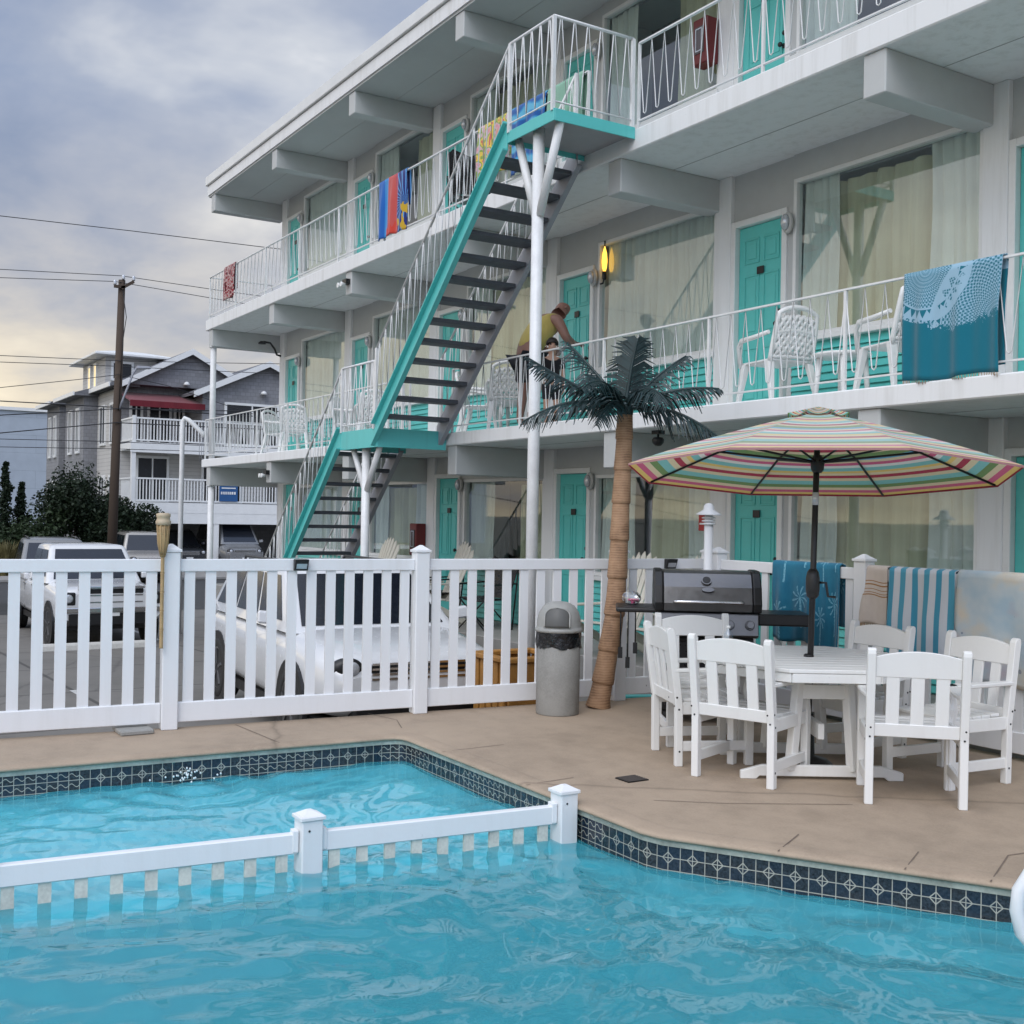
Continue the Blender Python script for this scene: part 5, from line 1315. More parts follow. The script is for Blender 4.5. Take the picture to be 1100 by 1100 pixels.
# ------------------------------------------------------------------ pole and lines
t = thing('utility_pole', 'tall weathered timber utility pole with a small street lamp arm', 'utility pole', (-39.15,9.05,-1.05))
m = M(); m.tube([(-39.15,8.84,-1.1),(-39.15,8.93,3.5),(-39.15,9.03,9.25)], [.165,.145,.11], 16); m.build('pole', POLEW, t)
m = M(); m.bar((-39.02,8.98,8.95),(-39.02,9.38,9.22),.09,.10); m.bar((-39.02,8.75,9.0),(-39.02,9.10,9.0),.09,.09); m.build('crossarm', POLEW, t)
for y, z in ((9.05,9.25),(9.38,9.25),(8.78,9.05)):
    m = M(); m.lathe((-39.05,y,z), [(.04,0),(.06,.04),(.045,.07),(.06,.11),(.03,.16),(.001,.17)], 10); m.build('insulator', LENS, t)
m = M(); m.tube([(-39.0,8.98,4.95),(-39.0,9.10,5.3),(-38.98,9.42,6.2),(-38.95,9.52,6.36)], .035, 8); la = m.build('lamp_arm', GREYST, t)
m = M(); m.hexa([(-39.06,9.5,6.31),(-38.84,9.5,6.31),(-38.84,9.98,6.36),(-39.06,9.98,6.36),(-39.04,9.5,6.42),(-38.86,9.5,6.42),(-38.86,9.92,6.43),(-39.04,9.92,6.43)]); m.build('lamp_head', GREYST, la, bevel=.02)
m = M(); m.tube([(-38.98,9.02,8.9),(-38.97,9.15,8.0),(-38.97,9.05,7.2),(-38.97,8.96,4.9)], .014, 5); m.build('ground_wire', BLACKM, t)
LINES = {'A':[(-33.00,4.44,9.37),(-33.00,7.81,9.47),(-33.00,11.61,9.55)],'B':[(-39.10,5.29,9.12),(-39.10,8.99,9.38),(-39.10,12.05,9.30)],'C':[(-39.05,5.31,8.85),(-39.05,8.78,9.16),(-39.05,12.09,8.98)],
'D':[(-39.00,5.33,6.40),(-39.00,8.95,6.55),(-39.00,12.07,6.75)],'E':[(-39.3,5.34,6.23),(-39.3,8.98,6.40),(-39.3,12,6.5)],'F':[(-38.98,5.33,5.39),(-38.98,7.68,5.83),(-38.98,8.94,6.09),(-38.98,10.53,5.85),(-38.98,12.06,5.45)],
'G':[(-39.3,5.36,5.00),(-39.3,8.91,5.03),(-39.3,12.13,5.02)],'H':[(-38.98,5.36,4.53),(-38.98,7.01,4.72),(-38.98,8.89,4.96),(-38.98,12.10,5.10)],'I':[(-38.98,5.37,3.97),(-38.98,7.30,4.26),(-38.98,8.90,4.50),(-38.98,12.11,4.53)],
'J':[(-39.32,5.39,3.80),(-39.32,8.93,3.89),(-39.32,12,3.9)],'K':[(-39.32,5.40,3.55),(-39.32,8.96,3.65),(-39.32,12,3.7)]}
for k, ps in LINES.items():
    a, b = V(ps[0]), V(ps[1]); y_, z_ = V(ps[-2]), V(ps[-1])
    pre = [a+(a-b)/(b-a).length*s+V((0,0,.0007*s*s)) for s in (42,30,20,10)]; post = [z_+(z_-y_)/(z_-y_).length*s+V((0,0,.0009*s*s)) for s in (8,18,30)]
    m = M(); m.tube(pre+[V(p) for p in ps]+post, .017 if k in 'HIG' else .011, 6)
    hi = k in 'ABC'
    tag(m.build('power_line', BLACK), 'thin power line strung high across the sky' if hi else 'dark cable strung low along the street past the timber pole', 'power line', 'overhead power lines' if hi else 'low street cables')
t = thing('bent_pipe_pole', 'white pipe pole with a bent top beside the tiki torch in the parking lot', 'pole', (-25,7.1,-1.05))
m = M(); m.tube([(-25.02,7.11,-1.06),(-25.02,7.11,3.58),(-25.0,7.15,3.66),(-24.95,7.22,3.62),(-24.8,7.5,3.33),(-24.8,7.52,3.25)], .052, 12); m.build('pipe', METALW, t)
m = M()
for k in range(3): m.tube([(-24.82,7.45+.04*k,3.34),(-24.8,7.42+.05*k,2.95-.1*(k % 2)),(-24.79,7.44+.05*k,2.7)], .007, 5)
m.build('loose_cable', GREYST, t)
# ------------------------------------------------------------------ shrubs and trees
def leafmat(name, col):
    g = N(name); c = g.coord(); a = g.noise(c, 3.2, 4, .6); b = g.noise(c, 23., 2)
    co = g.ramp(g.math('ADD', g.math('MULTIPLY', a, .6), g.math('MULTIPLY', b, .4)), [(.32, tuple(x*.45 for x in col)),(.52, col),(.72, tuple(min(1,x*1.7) for x in col))])
    g.bsdf(co, .6, 0, None, spec=.3); MT[name] = g.m; return g.m
LF1 = leafmat('dark_evergreen_leaf', (.012,.024,.010)); LF2 = leafmat('mid_green_leaf', (.022,.040,.014)); LF3 = leafmat('straw_grass', (.14,.12,.05))
BARK = simple('shrub_bark', (.06,.045,.03), .9)
def shrub(label, loc, rx, ry, h, n, mt, seed, shape='round', leaf=.085, cat='shrub', nm='shrub', group=None):
    r = random.Random(seed); t = thing(nm, label, cat, loc, r.uniform(0,6), group); m = M()
    cl = []
    for i in range(16 if shape == 'round' else 22):
        if shape == 'round':
            a = r.uniform(0,2*pi); rad = sqrt(r.random())*.78; z = h*(.22+.66*r.random()*(1-.35*rad)); cl.append((V((rx*rad*cos(a), ry*rad*sin(a), z)), h*r.uniform(.14,.27)))
        else:
            f = i/22; a = r.uniform(0,2*pi); rad = (1-f)**.8*.5*r.random(); cl.append((V((rx*rad*cos(a), ry*rad*sin(a), h*(.08+.86*f))), rx*(.62*(1-f)+.10)))
    for i in range(n):
        c, s = r.choice(cl)
        d = V((r.gauss(0,1), r.gauss(0,1), r.gauss(0,1))).normalized()*s*(r.random()**.4)
        p = c+d
        if p.z < .03: p.z = r.uniform(.03,.3)
        u = V((r.gauss(0,1), r.gauss(0,1), r.gauss(0,.8)+(.9 if shape != 'round' else 0))).normalized(); w_ = u.orthogonal().normalized()
        w_ = (Matrix.Rotation(r.uniform(0,6.28), 3, u) @ w_); l = leaf*r.uniform(.6,1.4)
        b = m.add([p-u*l*.6, p+w_*l*.34, p+u*l*.75, p-w_*l*.34]); m.face([b,b+1,b+2,b+3])
    m.build('crown', mt, t, local=True)
    m = M()
    for i in range(5):
        c, s = cl[(i*3) % len(cl)]; m.tube([V((.05*cos(i*1.3),.05*sin(i*1.3),-.05)), c*.5+V((0,0,.05)), c], [.045,.03,.012], 6)
    m.build('trunk', BARK, t, local=True); return t
for i, (x, y, rx, ry, h, n, mt, lab) in enumerate([
    (-44.6,8.7,1.1,1.1,4.45,5200,LF1,'tall dark evergreen shrub left of the utility pole in front of the house'),
    (-44.2,9.95,1.2,1.0,3.55,4600,LF1,'broad dark shrub right behind the utility pole'),
    (-44.5,11.1,.8,.8,3.2,2800,LF1,'narrow dark shrub against the corner column of the house decks'),
    (-44.4,7.5,1.1,.9,3.0,3800,LF2,'rounded mid green shrub between the tall evergreen and the junipers'),
    (-44.3,6.6,1.0,.8,2.6,3200,LF2,'low mid green shrub in front of the junipers'),
    (-44.8,4.9,1.6,1.2,2.9,4600,LF1,'wide dark shrub at the edge of the frame before the pale blue building'),
    (-44.6,2.2,1.7,1.5,3.0,4200,LF2,'mid green shrub outside the frame edge beyond the junipers')]):
    x, y, h = x*1.12, y*1.12, (h-2.7)*1.0+2.75
    shrub(lab, (x,y,-1.05), rx*1.15, ry*1.15, h, n*2, mt, 30+i, leaf=.115)
for i, (x, y, h, lab) in enumerate([(-51.0,7.26,4.95,'tall spiky juniper in front of the pale blue building'),(-51.4,7.95,4.05,'shorter spiky juniper beside the tall one'),(-51.8,6.36,3.7,'ragged juniper partly cut by the edge of the picture')]):
    shrub(lab, (x,y,-1.05), .8, .8, h, 4200, LF1, 60+i, 'cone', .10, 'juniper', 'juniper')
shrub('low dark shrub at the foot of the house decks behind the champagne SUV', (-50.2,12.4,-1.05), .6, .6, 2.6, 2000, LF1, 77)
for i, (x, y, lab) in enumerate([(-47.6,5.55,'clump of straw coloured ornamental grass by the parked silver sedan'),(-47.6,6.8,'clump of straw coloured ornamental grass above the grey SUV'),(-47.8,4.1,'clump of straw coloured ornamental grass at the very edge')]):
    r = random.Random(90+i); t = thing('ornamental_grass', lab, 'grass clump', (x,y,-1.05)); m = M()
    for k in range(420):
        a = r.uniform(0,6.28); q = r.random()**.6*.75; b0 = V((.22*cos(a)*r.random(), .22*sin(a)*r.random(), 0)); e = V((q*cos(a), q*sin(a), r.uniform(.9,1.5))); md = b0.lerp(e,.55)+V((0,0,.22)); w_ = V((-sin(a),cos(a),0))*.012
        b = m.add([b0-w_,b0+w_,md+w_,e,md-w_]); m.face([b,b+1,b+2,b+4]); m.face([b+4,b+2,b+3])
    m.build('blades', LF3, t, local=True)
# ------------------------------------------------------------------ plastic chairs on the balconies and the walkway
def plastic_chair():
    t = thing('plastic_chair', 'x', 'plastic chair', (0,0,0))
    for sx in (-1,1):
        for fy in (-1,1):
            m = M(); tp_ = V((sx*.22,fy*.20,.43)); bt = V((sx*.265,fy*.27-(.04 if fy < 0 else 0),0)); m.hexa([bt+V((a*.018,b*.02,0)) for a,b in ((-1,-1),(1,-1),(1,1),(-1,1))]+[tp_+V((a*.035,b*.032,0)) for a,b in ((-1,-1),(1,-1),(1,1),(-1,1))]); m.build('leg', PLASTIC, t, bevel=.006)
        m = M(); m.tube([(sx*.25,.24,.40),(sx*.275,.245,.60),(sx*.285,.18,.655),(sx*.285,-.05,.665),(sx*.265,-.24,.69)], [.024,.022,.026,.024,.02], 8); m.build('armrest', PLASTIC, t)
    m = M(); m.grid(lambda u, v: ((u-.5)*.48, (v-.5)*.48, .435-.03*sin(pi*u)*sin(pi*v)), 8, 8); m.build('seat', PLASTIC, t, solid=.02)
    def bk(u, v):
        a = (u-.5)*1.5; w_ = .25*(1-.10*v*v)
        top = .92-.07*(2*u-1)**2
        return V((w_*sin(a)/sin(.75), -.235-.11*v+.05*(1-cos(a))*1.2*1, .42+(top-.42)*v))
    m = M(); n = 4
    for i in range(-n, n+1):                          # woven lattice of diagonal straps
        for sg in (-1, 1):
            pts = []
            for k in range(9):
                v = .12+.74*k/8; u = .5+i/n*.5+sg*(k/8-.5)*.5
                if .06 <= u <= .94: pts.append(bk(u, v))
            if len(pts) > 1: m.tube(pts, .021, 5)
    bo = m.build('backrest', PLASTIC, t)
    m = M(); e = [bk(.04, k/8) for k in range(9)]+[bk(.04+.92*k/10, 1) for k in range(1,10)]+[bk(.96, 1-k/8) for k in range(9)]
    m.tube(e, .024, 8); m.tube([bk(.05+.9*k/8,.58) for k in range(9)], .022, 6); m.tube([bk(.05+.9*k/8,.10) for k in range(9)], .022, 6); m.build('back_frame', PLASTIC, bo)
    return t
p0 = plastic_chair(); PG = 'white plastic chairs on the balconies'
z2, z3_ = ZF[1], ZF[2]
spots = [(-8.05,8.02,z2,80,'white plastic chair before the turquoise slatted panel, closest to the second floor door'),
 (-6.62,8.05,z2,75,'white plastic chair half hidden by the large teal mandala towel'),
 (-12.95,8.0,z2,60,'white plastic chair on the second floor behind the steel stair column'),
 (-13.9,8.15,z2,-40,'white plastic chair on the second floor between stair column and stringer'),
 (-17.3,8.05,z2,70,'white plastic chair on the second floor seen through the middle of the stair treads'),
 (-18.2,8.1,z2,-50,'white plastic chair on the second floor by the bottom stair treads'),
 (-20.6,8.0,z2,60,'white plastic chair on the second floor above the stair landing railing'),
 (-21.6,8.1,z2,-60,'white plastic chair on the second floor closest to the far corner door'),
 (-4.6,8.05,z2,-70,'white plastic chair on the second floor past the large mandala towel')]
for i, (x, y, z, a, lab) in enumerate(spots):
    o = p0 if i == 0 else copy_tree(p0); o['label'] = lab; o['group'] = PG; place(o, (x,y,z), radians(a))
def side_table(x, y, z, lab):
    t = thing('side_table', lab, 'side table', (x,y,z)); m = M(); m.lathe((x,y,z), [(.001,.43),(.25,.43),(.265,.442),(.265,.455),(.25,.465),(.001,.465)], 24); m.build('tabletop', PLASTIC, t)
    for k in range(4):
        a = pi/4+k*pi/2; m = M(); m.tube([(x+.20*cos(a),y+.20*sin(a),z+.435),(x+.24*cos(a),y+.24*sin(a),z)], [.03,.02], 8); m.build('leg', PLASTIC, t)
side_table(-7.35, 8.15, z2, 'low white plastic side table between the two chairs by the mandala towel')
side_table(-13.45, 8.25, z2, 'low white plastic side table between two chairs behind the stair column')
def fan_chair():
    t = thing('fan_back_chair', 'x', 'resin chair', (0,0,0))
    def pt_(u, v):
        a = (u-.5); return V((a*(.44+.22*v-.0*v*v), -.22-.30*v, .32+(.86-.17*(2*a)**2)*v))
    for i in range(7):
        u0, u1 = i/7+.012, (i+1)/7-.012; m = M() if i == 0 else m
        q = [pt_(u0,0),pt_(u1,0),pt_(u1,.5),pt_(u1,.93),pt_((u0+u1)/2,1),pt_(u0,.93),pt_(u0,.5)]
        m.prism(q, (0,-.016,-.006))
    bk_ = m.build('backrest', CREAM, t, bevel=.004); m = M(); m.bar(pt_(.03,.35)+V((0,-.025,0)), pt_(.97,.35)+V((0,-.025,0)), .03, .06); m.bar(pt_(.03,.72)+V((0,-.025,0)), pt_(.97,.72)+V((0,-.025,0)), .03, .05); m.build('back_brace', CREAM, bk_)
    m = M()
    for i in range(6): y = -.2+.085*i; m.box(-.26,.26,y,y+.075,.32+.012*i,.34+.012*i)
    m.build('seat', CREAM, t, bevel=.004)
    for s in (-1, 1):
        m = M(); m.box(s*.29-.05,s*.29+.05,-.30,.36,.555,.58); m.build('armrest', CREAM, t, bevel=.01)
        m = M(); m.box(s*.28-.025,s*.28+.025,.26,.33,0,.555); m.build('leg', CREAM, t, bevel=.006)
        m = M(); m.bar((s*.28,-.42,.02),(s*.28,.28,.36),.03,.09); m.build('leg', CREAM, t, bevel=.006)
    return t
f0 = fan_chair()
for i, (x, y, a, lab) in enumerate([(-17.05,7.80,182,'cream fan-back chair beside the fire cabinet on the ground floor walkway'),(-14.55,7.75,174,'cream fan-back chair between two black folding chairs on the walkway'),(-10.3,7.75,185,'cream fan-back chair on the walkway hidden behind the palm trunk'),(-9.4,7.75,175,'cream fan-back chair on the walkway behind the barbecue lid')]):
    o = f0 if i == 0 else copy_tree(f0); o['label'] = lab; o['group'] = 'cream fan-back chairs on the walkway'; place(o, (x,y,.10), radians(a))
def camp_chair():
    t = thing('folding_chair', 'x', 'folding chair', (0,0,0)); m = M()
    m.prism([(-.26,-.20,.42),(.26,-.20,.42),(.30,-.36,.92),(.24,-.37,.99),(0,-.34,.90),(-.24,-.37,.99),(-.30,-.36,.92)], (0,.012,0)); m.build('backrest', BLACKBAG, t)
    m = M(); m.grid(lambda u, v: ((u-.5)*.54, (v-.5)*.46, .43-.05*sin(pi*u)), 6, 4); m.build('seat', BLACKBAG, t, solid=.008)
    for s in (-1, 1):
        m = M(); m.tube([(s*.28,.24,0),(-s*.28,.24,.43)], .011, 6); m.tube([(s*.28,-.24,0),(s*.28,-.36,.95)], .011, 6); m.tube([(s*.28,-.22,.0),(s*.28,.24,.42),(s*.28,.24,.62)], .011, 6); m.build('leg', BLACKM, t)
        m = M(); m.bar((s*.29,-.30,.63),(s*.29,.27,.61),.06,.02); m.build('armrest', BLACKBAG, t)
    return t
c0 = camp_chair()
for i, (x, y, a, lab) in enumerate([(-14.75,7.95,165,'black folding chair on the walkway in front of a turquoise door'),(-13.45,8.0,190,'black folding chair on the walkway below the curtained window'),]):
    o = c0 if i == 0 else copy_tree(c0); o['label'] = lab; o['group'] = 'black folding chairs'; place(o, (x,y,.10), radians(a))
o = copy_tree(c0, None, 'black folding chair on the top floor behind the stair handrail'); o['group'] = 'black folding chairs'; place(o, (-14.0,7.95,z3_), radians(60))
# honey coloured slatted crate below the deck edge
t = thing('wooden_crate', 'honey coloured slatted wooden crate on the ground behind the fence', 'crate', (-9.25,5.35,-.72))
m = M(); x0, x1, y0, y1 = -9.45,-8.85,5.50,6.15
for k in range(7):
    y = y0+.02+(y1-y0-.12)*k/6
    for x in (x0, x1): m.box(x-.014,x+.014,y,y+.09,-.72,.30)
for k in range(5):
    x = x0+.03+(x1-x0-.14)*k/4
    for y in (y0, y1): m.box(x,x+.085,y-.014,y+.014,-.72,.30)
m.build('slat_panel', GOLDW, t, bevel=.006)
m = M()
for x in (x0, x1): m.bar((x,y0-.03,.33),(x,y1+.03,.33),.09,.05)
for y in (y0, y1): m.bar((x0+.05,y,.332),(x1-.05,y,.332),.09,.05)
m.build('rim', GOLDW, t, bevel=.01)
m = M(); m.box(x0+.03,x1-.03,y0+.03,y1-.03,-.70,-.45); m.build('bottom', GOLDW, t)
t = thing('kerb_board', 'turquoise painted board lying behind the fence base by the palm', 'board', (-8.6,6.8,-.2))
m = M(); m.bar((-8.75,6.45,-.06),(-8.45,7.25,-.06),.10,.05); m.build('board', TEALST, t, bevel=.006)
m = M(); m.bar((-8.75,6.45,-.72),(-8.75,6.45,-.09),.05,.05); m.bar((-8.47,7.2,-.72),(-8.47,7.2,-.09),.05,.05); m.build('stake', TEALST, t)

# ------------------------------------------------------------------ people
SKIN = simple('sunburnt_skin', (.29,.155,.12), .5, var=.12); SKIN2 = simple('warm_skin', (.40,.24,.17), .5, var=.1)
YTOP = cloth('yellow_tank_top', (.58,.47,.15), (.46,.36,.10)); DKSH = cloth('dark_shorts', (.02,.022,.03)); DKT = cloth('black_shirt', (.012,.012,.014)); HAIR = simple('dark_hair', (.018,.012,.009), .55, var=.4)
def skin_mesh(name, J, E, mat, parent, root, sub=2, smooth=True):
    """one continuous surface grown round a skeleton of joints J = {name: (x, y, z, r or (rx, ry))}"""
    names = list(J); me = bpy.data.meshes.new(name)
    me.from_pydata([J[k][:3] for k in names], [(names.index(a), names.index(b)) for a, b in E], [])
    o = bpy.data.objects.new(name, me); C.objects.link(o); o.parent = parent
    o.modifiers.new('Skin', 'SKIN'); me.skin_vertices if hasattr(me, 'skin_vertices') else None
    if not me.skin_vertices:
        bpy.context.view_layer.objects.active = o
    sv = me.skin_vertices[0].data if me.skin_vertices else None
    if sv is None:
        raise RuntimeError('no skin layer')
    for i, k in enumerate(names):
        r_ = J[k][3]; sv[i].radius = r_ if isinstance(r_, tuple) else (r_, r_); sv[i].use_root = (k == root)
    q = o.modifiers.new('Sub', 'SUBSURF'); q.levels = sub; q.render_levels = sub
    me.materials.append(mat)
    bpy.context.view_layer.update()
    dg = bpy.context.evaluated_depsgraph_get(); ev = bpy.data.meshes.new_from_object(o.evaluated_get(dg))
    for p in ev.polygons: p.use_smooth = True
    ev.name = name; o.modifiers.clear(); o.data = ev
    if not ev.materials: ev.materials.append(mat)
    return o
def person(label, loc, rz, sc, J, E, clothes, skin, hair, head, headr, eyes=True):
    t = thing('person', label, 'person', loc, rz); t.scale = (sc,sc,sc)
    skin_mesh('body', J, E, skin, t, 'pelvis')
    for nm, JJ, EE, mt, root in clothes: skin_mesh(nm, JJ, EE, mt, t, root)
    hx, hy, hz = head; r_ = headr
    if hair:
        m = M()
        def hf(u, v):
            a = 2*pi*u; b = pi/2*(1-v*1.06); f = .45 if sin(a) > .2 else 1.0
            return (hx+r_*1.06*cos(a)*cos(b), hy-.012+r_*1.10*sin(a)*cos(b), hz+.02+r_*1.16*sin(b*(1 if sin(a) < .2 else 1))*1.0+(0.35*r_*max(0,sin(a))*v))
        m.grid(hf, 22, 9); m.build('hair', hair, t, local=True, solid=.012)
    for s in (-1, 1):
        m = M(); m.lathe((hx+s*r_*.97,hy-.01,hz-.01), [(.006,-.006*s),(.020,-.004*s),(.023,.004*s),(.014,.009*s),(.001,.009*s)], 10, axis='x'); m.build('ear', skin, t, local=True)
        if eyes:
            m = M(); m.lathe((hx+s*.034,hy+r_*.93,hz+.012), [(.001,.012),(.011,.008),(.013,0)], 10, axis='y'); m.build('eye', BLACK, t, local=True)
            m = M(); m.tube([(hx+s*.018,hy+r_*.99,hz+.036),(hx+s*.036,hy+r_*.96,hz+.042),(hx+s*.054,hy+r_*.88,hz+.036)], .005, 5); m.build('eyebrow', HAIR, t, local=True)
    if eyes:
        m = M(); m.tube([(hx-.022,hy+r_*.97,hz-.055),(hx,hy+r_*1.02,hz-.058),(hx+.022,hy+r_*.97,hz-.055)], .006, 6); m.build('mouth', simple('lips', (.30,.10,.09), .5) if 'lips' not in MT else MT['lips'], t, local=True)
    return t
def hand(J, E, wrist, p, d, side, L=.085, pre='h'):
    """palm, four unequal curled fingers and a thumb"""
    p = V(p); d = V(d).normalized(); s = V(side).normalized(); n = d.cross(s)
    J[pre+'palm'] = (*(p+d*L*.55), .030); E.append((wrist, pre+'palm'))
    for i, (o_, l) in enumerate(((-.030,.80),(-.010,.95),(.010,.90),(.029,.70))):
        a = p+d*L*1.0+s*o_; b = a+d*L*l*.5+n*.008; c = b+d*L*l*.4+n*.022
        for q, z, r_ in (('a',a,.0095),('b',b,.0085),('c',c,.007)): J[f'{pre}{i}{q}'] = (*z, r_)
        E += [(pre+'palm', f'{pre}{i}a'), (f'{pre}{i}a', f'{pre}{i}b'), (f'{pre}{i}b', f'{pre}{i}c')]
    a = p+d*L*.45-s*.042; b = a+d*L*.5-s*.016; J[pre+'ta'] = (*a, .011); J[pre+'tb'] = (*b, .008); E += [(pre+'palm', pre+'ta'), (pre+'ta', pre+'tb')]
J = {'pelvis':(0,0,.92,(.165,.135)),'waist':(0,.07,1.04,(.175,.14)),'chest':(0,.20,1.19,(.20,.15)),'uchest':(0,.31,1.29,(.15,.115)),'neck':(.0,.40,1.36,.066),'head0':(.0,.455,1.42,(.074,.082)),'head1':(.0,.49,1.49,(.080,.094)),'head2':(.0,.50,1.555,(.062,.072)),
 'nose':(.0,.585,1.465,.013),
 'lsh':(-.215,.27,1.29,.072),'lel':(-.36,.22,1.05,.054),'lwr':(-.22,.44,.98,.038),'rsh':(.215,.29,1.29,.072),'rel':(.32,.36,1.06,.054),'rwr':(.16,.56,1.03,.038),
 'lhip':(-.10,0,.86,.105),'lkn':(-.12,.03,.48,.068),'lan':(-.12,-.02,.09,.045),'lto':(-.13,.15,.04,.04),'rhip':(.10,0,.86,.105),'rkn':(.12,.05,.48,.068),'ran':(.12,.0,.09,.045),'rto':(.13,.17,.04,.04)}
E = [('pelvis','waist'),('waist','chest'),('chest','uchest'),('uchest','neck'),('neck','head0'),('head0','head1'),('head1','head2'),('head1','nose'),('uchest','lsh'),('lsh','lel'),('lel','lwr'),('uchest','rsh'),('rsh','rel'),('rel','rwr'),('pelvis','lhip'),('lhip','lkn'),('lkn','lan'),('lan','lto'),('pelvis','rhip'),('rhip','rkn'),('rkn','ran'),('ran','rto')]
hand(J, E, 'lwr', J['lwr'][:3], (.6,.6,-.2), (0,.3,1), pre='lh'); hand(J, E, 'rwr', J['rwr'][:3], (-.2,.9,.1), (1,0,.2), pre='rh')
top = ({'pelvis':(0,0,.88,(.178,.15)),'waist':(0,.07,1.04,(.19,.158)),'chest':(0,.195,1.19,(.228,.182)),'uchest':(0,.295,1.285,(.18,.15)),'a':(-.125,.33,1.355,.05),'b':(.125,.33,1.355,.05)}, [('pelvis','waist'),('waist','chest'),('chest','uchest'),('uchest','a'),('uchest','b')])
sh = ({'pelvis':(0,0,.90,(.175,.148)),'l':(-.10,0,.80,.122),'l2':(-.125,.03,.52,.10),'r':(.10,0,.80,.122),'r2':(.125,.04,.52,.10)}, [('pelvis','l'),('l','l2'),('pelvis','r'),('r','r2')])
person('man in a yellow tank top and dark shorts bending towards a turquoise door', (-11.92,7.62,ZF[1]), radians(-4), 1.04, J, E, [('tank_top',*top,YTOP,'pelvis'),('shorts',*sh,DKSH,'pelvis')], SKIN, None, (.0,.49,1.49), .082, False)
J = {'pelvis':(0,0,.60,(.105,.085)),'waist':(0,.0,.70,(.10,.08)),'chest':(0,.0,.83,(.115,.085)),'uchest':(0,0,.91,(.09,.07)),'neck':(0,.0,.98,.042),'head0':(0,.015,1.035,(.066,.072)),'head1':(0,.015,1.11,(.077,.088)),'head2':(0,.005,1.165,(.06,.07)),'nose':(0,.105,1.085,.011),
 'lsh':(-.135,0,.90,.046),'lel':(-.165,-.02,.70,.034),'lwr':(-.16,.04,.54,.024),'rsh':(.135,0,.90,.046),'rel':(.165,-.02,.70,.034),'rwr':(.16,.04,.54,.024),
 'lhip':(-.06,0,.56,.072),'lkn':(-.07,.02,.31,.046),'lan':(-.07,-.01,.06,.032),'lto':(-.075,.10,.03,.028),'rhip':(.06,0,.56,.072),'rkn':(.07,.02,.31,.046),'ran':(.07,-.01,.06,.032),'rto':(.075,.10,.03,.028)}
E = [('pelvis','waist'),('waist','chest'),('chest','uchest'),('uchest','neck'),('neck','head0'),('head0','head1'),('head1','head2'),('head1','nose'),('uchest','lsh'),('lsh','lel'),('lel','lwr'),('uchest','rsh'),('rsh','rel'),('rel','rwr'),('pelvis','lhip'),('lhip','lkn'),('lkn','lan'),('lan','lto'),('pelvis','rhip'),('rhip','rkn'),('rkn','ran'),('ran','rto')]
hand(J, E, 'lwr', J['lwr'][:3], (0,.2,-1), (0,1,.2), .06, 'lh'); hand(J, E, 'rwr', J['rwr'][:3], (0,.2,-1), (0,1,.2), .06, 'rh')
top = ({'pelvis':(0,0,.58,(.118,.098)),'chest':(0,0,.83,(.127,.098)),'uchest':(0,0,.92,(.118,.096)),'top':(0,.0,.955,.062),'l':(-.135,0,.90,.058),'l2':(-.155,-.012,.78,.048),'r':(.135,0,.90,.058),'r2':(.155,-.012,.78,.048)}, [('pelvis','chest'),('chest','uchest'),('uchest','top'),('uchest','l'),('l','l2'),('uchest','r'),('r','r2')])
sh = ({'pelvis':(0,0,.58,(.114,.094)),'l':(-.06,0,.52,.082),'l2':(-.07,.015,.34,.066),'r':(.06,0,.52,.082),'r2':(.07,.015,.34,.066)}, [('pelvis','l'),('l','l2'),('pelvis','r'),('r','r2')])
person('child with short dark hair in black clothes standing at the balcony railing', (-11.42,7.66,ZF[1]), radians(-115), .87, J, E, [('shirt',*top,DKT,'pelvis'),('shorts',*sh,DKSH,'pelvis')], SKIN2, HAIR, (0,.015,1.11), .078)
# ------------------------------------------------------------------ sky, sun, camera
w = bpy.data.worlds.new('World'); S.world = w; w.use_nodes = True
nt = w.node_tree; nt.nodes.clear()
class W(N):
    def __init__(s): s.t = nt; s.out = nt.nodes.new('ShaderNodeOutputWorld')
g = W()
SUN_EL, SUN_AZ = radians(48), radians(-50)     # azimuth measured from +X towards +Y
sky = g.n('TexSky'); sky.sky_type = 'NISHITA'; sky.sun_disc = False; sky.sun_elevation = SUN_EL; sky.sun_rotation = pi/2-SUN_AZ; sky.air_density = 1.2; sky.dust_density = 2.5; sky.ozone_density = 1.5
d = g.n('TexCoord').outputs['Generated']; s = g.sep(d)
zc = g.math('MAXIMUM', s[2], 0.)
inv = g.math('DIVIDE', 1., g.math('ADD', zc, .22))
p = g.n('CombineXYZ', None, X=g.math('MULTIPLY', s[0], inv), Y=g.math('MULTIPLY', s[1], inv), Z=g.math('MULTIPLY', s[2], .4)).outputs[0]
pw = g.mix(.16, p, g.noise(p, 1.6, 3, .5, 'Color'))
n1 = g.noise(g.n('Mapping', None, Vector=pw, Scale=(1.0,1.5,1), Location=(3.1,.4,0)).outputs[0], 1.15, 6, .52)
n2 = g.noise(g.n('Mapping', None, Vector=pw, Location=(7.7,2.9,1)).outputs[0], 3.0, 5, .55)
cl = g.math('ADD', g.math('MULTIPLY', n1, .66), g.math('MULTIPLY', n2, .34))
cloud = g.ramp(cl, [(.38,(2.1,2.75,4.2)),(.45,(2.8,3.4,4.8)),(.52,(3.9,4.35,5.4)),(.59,(6.0,6.25,6.75)),(.67,(10.,9.9,9.8))])
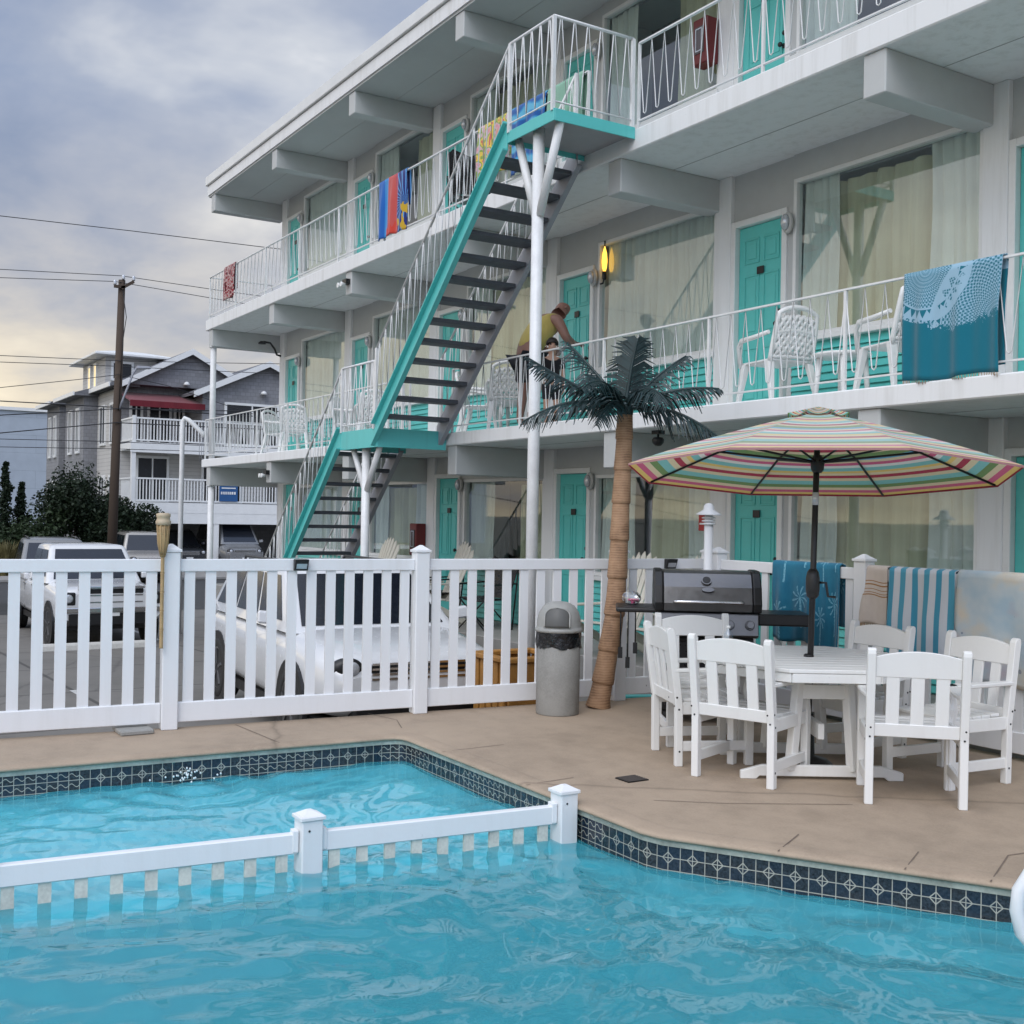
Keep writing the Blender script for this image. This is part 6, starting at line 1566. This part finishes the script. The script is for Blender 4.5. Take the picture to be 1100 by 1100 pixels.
# warm band low over the horizon, strongest away to the left of the motel
az = g.math('ADD', g.math('MULTIPLY', s[0], -.62), g.math('MULTIPLY', s[1], -.75))
side = g.math('ADD', .14, g.math('MULTIPLY', g.math('MAXIMUM', az, 0.), 1.4))
low = g.ramp(zc, [(.0,(1,1,1)),(.10,(.95,)*3),(.20,(.55,)*3),(.33,(0,0,0))])
low = g.math('MULTIPLY', low, side)
warm = g.ramp(cl, [(.36,(4.6,4.6,5.0)),(.5,(9.0,7.7,5.7)),(.64,(12.5,10.7,7.7))])
col = g.mix(g.math('MINIMUM', low, 1.), cloud, warm)
# unseen sky overhead and behind the camera brightened to light camera-facing surfaces
back = g.math('ADD', g.math('MULTIPLY', s[0], .62), g.math('MULTIPLY', s[1], -.55))
back = g.math('MULTIPLY', g.math('ADD', back, g.math('MULTIPLY', zc, .55)), g.math('MINIMUM', 1., g.math('ADD', .25, g.math('MULTIPLY', zc, 2.4))))
gain = g.math('ADD', 1., g.math('MULTIPLY', g.math('MAXIMUM', back, 0.), 2.3))
col = g.mix(1., col, g.n('CombineXYZ', None, X=gain, Y=gain, Z=gain).outputs[0], 'MULTIPLY')
col = g.mix(.12, col, sky.outputs[0])
bg = g.n('Background', None, Color=col, Strength=.1)
nt.links.new(bg.outputs[0], g.out.inputs[0])
su = bpy.data.lights.new('sun', 'SUN'); su.energy = 1.1; su.angle = radians(38); su.color = (1,.95,.88)
so = bpy.data.objects.new('sun', su); C.objects.link(so)
dv = V((cos(SUN_EL)*cos(SUN_AZ), cos(SUN_EL)*sin(SUN_AZ), sin(SUN_EL)))
so.rotation_euler = dv.to_track_quat('Z','Y').to_euler(); so.location = (0,0,30)
cam = bpy.data.cameras.new('camera'); co = bpy.data.objects.new('camera', cam); C.objects.link(co)
YAW, PIT, ROL, F = radians(31.99), radians(.2), radians(-1.012), 1230.
vv = V((-cos(YAW)*cos(PIT), sin(YAW)*cos(PIT), sin(PIT))); r0 = V((sin(YAW), cos(YAW), 0)); u0 = r0.cross(vv)
r2 = r0*cos(ROL)-u0*sin(ROL); u2 = r0*sin(ROL)+u0*cos(ROL)
mw = Matrix(((r2.x,u2.x,-vv.x,0),(r2.y,u2.y,-vv.y,0),(r2.z,u2.z,-vv.z,1.65),(0,0,0,1)))
co.matrix_world = mw
cam.sensor_width = 36; cam.lens = 36*F/1100; cam.clip_start = .05; cam.clip_end = 6000
S.camera = co
S.view_settings.view_transform = 'Standard'; S.view_settings.look = 'None'; S.view_settings.exposure = .20; S.view_settings.gamma = 1
S.render.engine = 'CYCLES'
S.cycles.use_denoising = True
S.cycles.max_bounces = 7; S.cycles.transparent_max_bounces = 16; S.cycles.sample_clamp_indirect = 8
S.cycles.caustics_refractive = True; S.cycles.caustics_reflective = False
